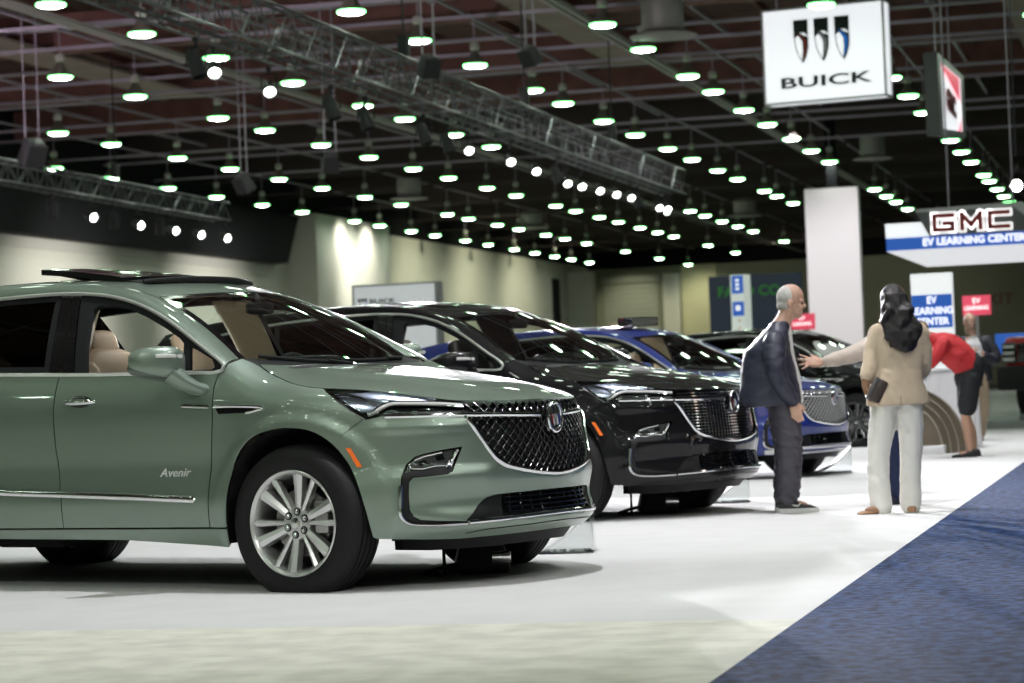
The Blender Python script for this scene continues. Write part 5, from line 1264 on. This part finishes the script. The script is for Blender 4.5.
# ------------------------------------------------------------------ cars in their row
car = build_car()
def place(c, x, y, yaw): c.location = hp(x, y, -.035); c.rotation_euler = (0, 0, yaw+THETA)
place(car, -.591, 13.305, -.5646)
tag(car, 'sage green sport utility vehicle at the front of the row with its sunroof raised', 'car')
DARKIN = {'beige_leather': INTBLK, 'beige_trim': mat('charcoal_trim', (.035, .035, .037), .8)}
def other(x, y, yaw, label, swap):
    c = copy_tree(car, None, swap); place(c, x, y, yaw); c['label'] = label
    for k in list(c.children):
        if k.name.startswith(('sunroof_panel', 'wind_deflector')): bpy.data.objects.remove(k)
        elif k.name.startswith('sunroof_opening'): k.material_slots[0].link = 'OBJECT'; k.material_slots[0].material = GLOSSBLK
    return c
black = other(.8217, 18.80, -.598, 'black sport utility vehicle second in the row, between the green and the blue one', {'green_paint': P_BLACK, 'mirror_grey': P_BLACK, **DARKIN})
blue = other(2.40, 25.1, -.598, 'bright blue sport utility vehicle third in the row behind the navy-jacketed person', {'green_paint': P_BLUE, 'mirror_grey': P_BLUE, 'dark_chrome': mat('silver_mesh', (.80, .80, .80), .34, .6)})
blue.scale = (.94, .94, .94)
dark = other(5.15, 34.75, -.598, 'very dark sport utility vehicle parked beyond the blue one, mostly hidden by people', {'green_paint': P_NIGHT, 'mirror_grey': P_NIGHT, 'silver_alloy': mat('dark_alloy', (.12, .12, .125), .35, .8), **DARKIN})
# the black car's grille has rows of fine chrome bars; the blue one a bright lower skid panel
gp = [tuple(p) for p in GRILLE]; gp = inset(gp+[(-t, z) for t, z in gp[::-1] if t > 0]+[(-.585, .952), (-.35, .946), (0, .944), (.35, .946), (.585, .952)], .004); m = MB()
for z in np.arange(.58, .94, .0215):
    T = np.linspace(-.62, .62, 249); ok = pip(np.stack([T, T*0+z], 1), gp)
    if ok.sum() > 6: q = T[ok][::5]; m.tube(P3(Bo(-.018), np.stack([q, q*0+z], 1)), (.005, .006), 6)
for t in np.arange(-.56, .57, .036):
    Z = np.linspace(.56, .95, 60); ok = pip(np.stack([Z*0+t, Z], 1), gp)
    if ok.sum() > 4: q = Z[ok][::6]; m.tube(P3(Bo(-.024), np.stack([q*0+t, q], 1)), .003, 5)
bar_mesh = m.build('grille_mesh', CHROME, black)
for k in list(black.children):
    if k.name.startswith('grille') and len(k.children) >= 2:
        for g_ in list(k.children): bpy.data.objects.remove(g_)
        bar_mesh.parent = k
        break
patch('skid_panel', Bo(.006), [(-.95,.335),(-.6,.345),(0,.352),(.6,.345),(.95,.335),(.95,.292),(.6,.282),(0,.292),(-.6,.282),(-.95,.292)], ALLOY, blue, h=.05, gap=0, flange=.02)
# the script on the front door of the green car
for s in (-1,):
    p = P3(B, [(2.27, .641)])[0]
    text('door_script', 'Avenir', .062, Matrix.Translation((p[0], p[1]-.004, p[2])) @ UPR.to_4x4(), mat('script_silver', (.8, .8, .8), .35, .3), car, .002, .0008, 1.15, .35)
# roof box on the blue car
o = MB().box((-1.35, -.10, 1.745), (.34, .30, .10), bev=.01).build('roof_case', glass('clear_case', (.62, .62, .72)), blue)
# red pickup-like vehicle on its low plinth at the right edge
tr = empty('truck'); m = MB()
tag(tr, 'red truck with dark lower body standing at the right edge on a low grey plinth', 'truck')
mb = MB()
def tbox(c, d, bev, m): mb.box(c, d, m, bev=bev)
tbox((-.75, 0, 1.12), (1.5, 1.86, .58), .10, 0); tbox((-2.55, 0, 1.10), (2.3, 1.90, .62), .08, 0); tbox((-4.6, 0, 1.12), (1.9, 1.90, .66), .06, 0)
for x in (-1.05, -4.35):
    for s in (-1, 1):
        a = np.linspace(0, PI, 13); P = [(x+.60*math.cos(t), .62+.56*math.sin(t)) for t in a]; Q = [(x+.49*math.cos(t), .62+.46*math.sin(t)) for t in a[::-1]]
        mb.prism(P+Q, s*.96-.10, s*.96+.10, 1)
mb.build('body', [P_RED, BLKPLA], tr, deg=40)
mb = MB(); tbox((.02, 0, .70), (.30, 2.02, .42), .06, 0); tbox((-2.6, 0, .62), (4.9, 1.5, .30), .04, 0); tbox((-2.55, 0, .52), (2.2, 2.0, .10), .03, 0); mb.build('bumper', BLKPLA, tr, deg=40)
mb = MB().prism([(-1.45, 1.40), (-2.05, 1.92), (-3.35, 1.94), (-3.65, 1.40)], -.80, .80); mb.build('cabin', GLOSSBLK, tr, deg=30)
MB().box((-2.7, 0, 1.935), (1.35, 1.62, .06), bev=.02).build('roof', P_RED, tr)
mb = MB(); tbox((.02, 0, 1.13), (.06, 1.30, .34), .02, 0); g_ = mb.build('grille', GLOSSBLK, tr)
mb = MB()
for i in range(5): mb.box((.06, 0, 1.0+.065*i), (.03, 1.2, .016))
mb.build('grille_bars', DCHROME, g_)
for s in (-1, 1):
    h = MB(); h.box((.02, s*.80, 1.13), (.07, .26, .36), bev=.02); ho = h.build('headlamp', GLOSSBLK, tr); h = MB()
    for i in range(3): h.box((.065, s*.80, 1.02+.11*i), (.02, .20, .055), bev=.008)
    h.build('lamp_module', WHITELENS, ho)
    for x in (-1.05, -4.35): w = make_wheel(tr, x, s); w.scale = (1.12,)*3; w.location.z = .424
PLZ = .12
tr.location = (-1.80, 43.9, PLZ); tr.rotation_euler = (0, 0, math.radians(251))
slab('floor_plinth', -4.0, 5.5, 42.2, 52.5, 0, PLZ, mat('plinth_grey', (.30, .31, .31), .25, coat=.4), 'structure')

# wedge shaped information stands, one beside each nose
def info_stand(u, v, label):
    r = empty('information_stand', (u, v, 0), math.radians(10)); a = np.linspace(0, 1, 10)
    up = [(-.26+.42*t, .012+.26*t**2.0) for t in a]; lo = [(x+.004, max(.0, z-.012)) for x, z in up[::-1]]
    MB().prism(up+lo, 0, .30).build('face', WHITE, r, deg=60)
    MB().prism([(-.26, .0), (.16, .0), (.16, .275), (.148, .275), (.148, .010), (-.26, .010)], .0, .30).build('back', glass('acrylic', (.88, .90, .90)), r, smooth=False)
    MB().prism([(x+.002, z-.014) for x, z in up]+[(.148, .01), (-.25, .01)], .292, .298).build('side', glass('acrylic', (.88, .90, .90)), r, smooth=False)
    m = MB()
    for i, t in enumerate((.48, .58, .68, .78)):
        x, z = -.26+.42*t, .012+.26*t**2.0; s = .26*2.0*t/.42; m.raw([Vector((x, y, z+.003)) for y in (.05, .25-.04*(i % 2))]+[Vector((x+.018, y, z+.003+.018*s)) for y in (.25-.04*(i % 2), .05)], [(0, 1, 2, 3)])
    m.build('print', mat('print_grey', (.42, .45, .42), .5), r, smooth=False)
    return tag(r, label, 'information stand')
info_stand(-3.40, 14.2, 'white wedge information stand on the floor past the nose of the green car')
info_stand(-3.36, 19.65, 'white wedge information stand on the floor past the nose of the black car')
info_stand(-3.22, 25.2, 'white wedge information stand on the floor past the nose of the blue car')
def charger(u, v, label):
    r = empty('battery_charger', (u, v, 0), .3); m = MB(); m.box((0, 0, .075), (.30, .24, .15), bev=.03, taper=.85); m.tube([(-.09, 0, .14), (-.07, 0, .19), (.07, 0, .19), (.09, 0, .14)], .014, 8); m.build('case', BLKPLA, r)
    m = MB(); m.box((.10, -.115, .085), (.10, .02, .07), bev=.006); m.build('panel', CHROME, r)
    m = MB(); m.tube([(-.14, -.05, .05), (-.24, -.06, .03), (-.30, -.10, .012), (-.22, -.22, .012)], .012, 6); m.tube([(-.20, -.03, .0), (-.20, -.03, .16), (-.10, -.03, .165)], .010, 6); m.build('cable', RUBBER, r)
    return tag(r, label, 'charger')
charger(-3.55, 12.9, 'black battery charger box on the floor under the green car')
charger(-3.72, 18.55, 'black battery charger box on the floor under the black car')

# layered taupe display of curved ribs with its white base, and the draped counter behind it
r = empty('display_sculpture', (-2.88, 30.2, 0), 0); tag(r, 'taupe display of layered curved ribs on a white base beside the beige blazer', 'display')
TAUPE = mat('taupe_panel', (.155, .125, .085), .45, .2); TAUPE2 = mat('taupe_edge', (.36, .32, .27), .4, .3)
MB().box((.12, .0, .05), (.42, .30, .10), bev=.01).build('base', WHITE, r)
for k in range(4):
    a = np.linspace(0, PI/2, 14); ax, az = .36+.085*k, .56+.075*k; x0 = -.06; y = .02+.10*k
    P = [(x0+ax*math.sin(t)**1.15, az*math.cos(t)**.9) for t in a]
    MB().prism([(x0-.10, .0), *[(x0-.10, az)], *P], y, y+.09).build('rib', TAUPE, r, deg=50)
    MB().tube([(x0-.10, y, az)]+[(x, y, z) for x, z in P], (.012, .012), 8).build('rib_edge', TAUPE2, r)
r = empty('counter', (-2.64, 32.4, 0), .1); tag(r, 'white draped counter under the arms of the person in red', 'counter')
MB().box((0, 0, 1.01), (.72, .62, .04), bev=.012).build('top', WHITE, r); V = []; F = []; n = 96
for z, k in ((.99, 0), (.7, .012), (.35, .02), (.01, .028)):
    for i in range(n):
        t = 2*PI*i/n; q = k*math.sin(t*16)+.02*(1-z); V.append((math.copysign(abs(math.cos(t))**.35, math.cos(t))*(.33+q), math.copysign(abs(math.sin(t))**.35, math.sin(t))*(.28+q), z))
for j in range(3): F += [(j*n+i, j*n+(i+1) % n, (j+1)*n+(i+1) % n, (j+1)*n+i) for i in range(n)]
add('drape', V, F, mat('white_drape', (.66, .65, .66), .7), r)

# ------------------------------------------------------------------ light
w = bpy.data.worlds.new('world'); S.world = w; w.use_nodes = True
w.node_tree.nodes['Background'].inputs[0].default_value = (.55, .60, .55, 1); w.node_tree.nodes['Background'].inputs[1].default_value = .02
def spotlight(name, loc, aim, power, cone, blend, col=(1, 1, 1), r=.15):
    l = bpy.data.lights.new(name, 'SPOT'); l.energy = power; l.spot_size = math.radians(cone); l.spot_blend = blend; l.color = col; l.shadow_soft_size = r
    o = bpy.data.objects.new(name, l); COL.objects.link(o); o.location = loc; o.rotation_euler = (Vector(aim)-Vector(loc)).to_track_quat('-Z', 'Y').to_euler(); return o
COOL = (.95, .93, 1.); 
for i, (x, y) in enumerate(((-.591, 13.305), (.8127, 18.5911), (2.21, 23.9), (3.6, 29.2), (5.15, 34.75))):
    p = hp(x, y); c = p+Vector((-1.0, .6, 0))
    spotlight('stage_light', (p.x+.7, p.y-.6, 7.2), (p.x+.0, p.y+.1, 0), 1000, 84, .5, COOL, .10)
    spotlight('stage_light', (p.x+5.5, p.y-2.5, 7.0), (p.x+.6, p.y+.2, .6), 350, 50, .8, (1, .95, 1.), .2)
for u, v in ((-33, 117.8), (0, 0)): pass
for v in (119.4, 123.6): spotlight('wall_wash_light', (-38.4, v, 9.8), (-39.45, v+.1, 7.2), 430, 130, 1., (1, 1, .86), .3)
spotlight('wall_wash_light', (-34, 119, 9.6), (-39.5, 122, 6.), 2000, 70, 1., (1, 1, .88), .3)
for v in (135, 147, 159): spotlight('wall_wash_light', (-33, v, 10.2), (-41, v+2, 5.), 1700, 95, 1., (1, 1, .72), .3)
for u in (-25, -14): spotlight('wall_wash_light', (u, 168, 10.2), (u, 182, 4.5), 500, 90, 1., (1, 1, .82), .3)  # added fill without fixtures, lifts the dark end wall
for u, v in ((-32, 176.5), (-37.5, 176)): spotlight('wall_wash_light', (u, v, 10.), (u, 182, 5.), 700, 70, .9, (1, 1, .72), .2)
for v in (70, 88, 104): spotlight('wall_wash_light', (-30, v, 7.6), (-41, v+1, 3.6), 4200, 66, 1., (1, .98, .92), .3)
for v in (38, 46, 56, 64): spotlight('truss_light', (-13.6, v, 6.0), (-3.2+.02*v, 13+.13*v, .9), 20000, 24, .9, (.96, .94, 1.), .14)
spotlight('column_light', (-12.2, 88, 9.6), (-12.5, 100, 4.5), 4000, 50, .8, (1, .96, 1.), .2)
for u, v in ((-20, 44), (-29, 52)): spotlight('ceiling_wash_light', (u, v, 7.), (u-2, v+14, 12.4), 1500, 110, 1., (1, .80, .93), .3)
for x, y in ((-6, 1.), (5.5, 2.)): p = hp(x, y); q = hp(x*.2, 17); spotlight('front_light', (p.x, p.y, 8.2), (q.x, q.y, .8), 750, 75, .8, (1, .985, .97), .14)
S.view_settings.exposure = .40
# ------------------------------------------------------------------ camera
def make_camera():
    f, pitch, roll, hc = 2513.67, .0191, .0398, .9643
    c, s = math.cos(roll), math.sin(roll); cp, sp = math.cos(pitch), math.sin(pitch)
    Rt, Up, Fw = Vector((1, 0, 0)), Vector((0, -sp, cp)), Vector((0, cp, sp))
    right, up = Rt*c-Up*s, Rt*s+Up*c
    M = Matrix((hp(*right)[:], hp(*up)[:], hp(*(-Fw))[:]))
    # hp() turns only x and y; keep the vertical components
    M = Matrix([(hp(v.x, v.y).x, hp(v.x, v.y).y, v.z) for v in (right, up, -Fw)]).transposed().to_4x4()
    M.translation = Vector((0, 0, hc))
    cd = bpy.data.cameras.new('camera'); cd.sensor_width = 36; cd.lens = f/1024*36; cd.clip_end = 600; cd.clip_start = .1
    cd.dof.use_dof = True; cd.dof.focus_distance = 12.7; cd.dof.aperture_fstop = 4.0
    o = bpy.data.objects.new('camera', cd); COL.objects.link(o); o.matrix_world = M; S.camera = o
make_camera()
S.view_settings.view_transform = 'Standard'; S.view_settings.look = 'None'; S.view_settings.gamma = 1; S.view_settings.use_curve_mapping = False
S.cycles.max_bounces = 8; S.cycles.transparent_max_bounces = 16; S.cycles.caustics_reflective = False; S.cycles.caustics_refractive = False; S.cycles.sample_clamp_indirect = 6
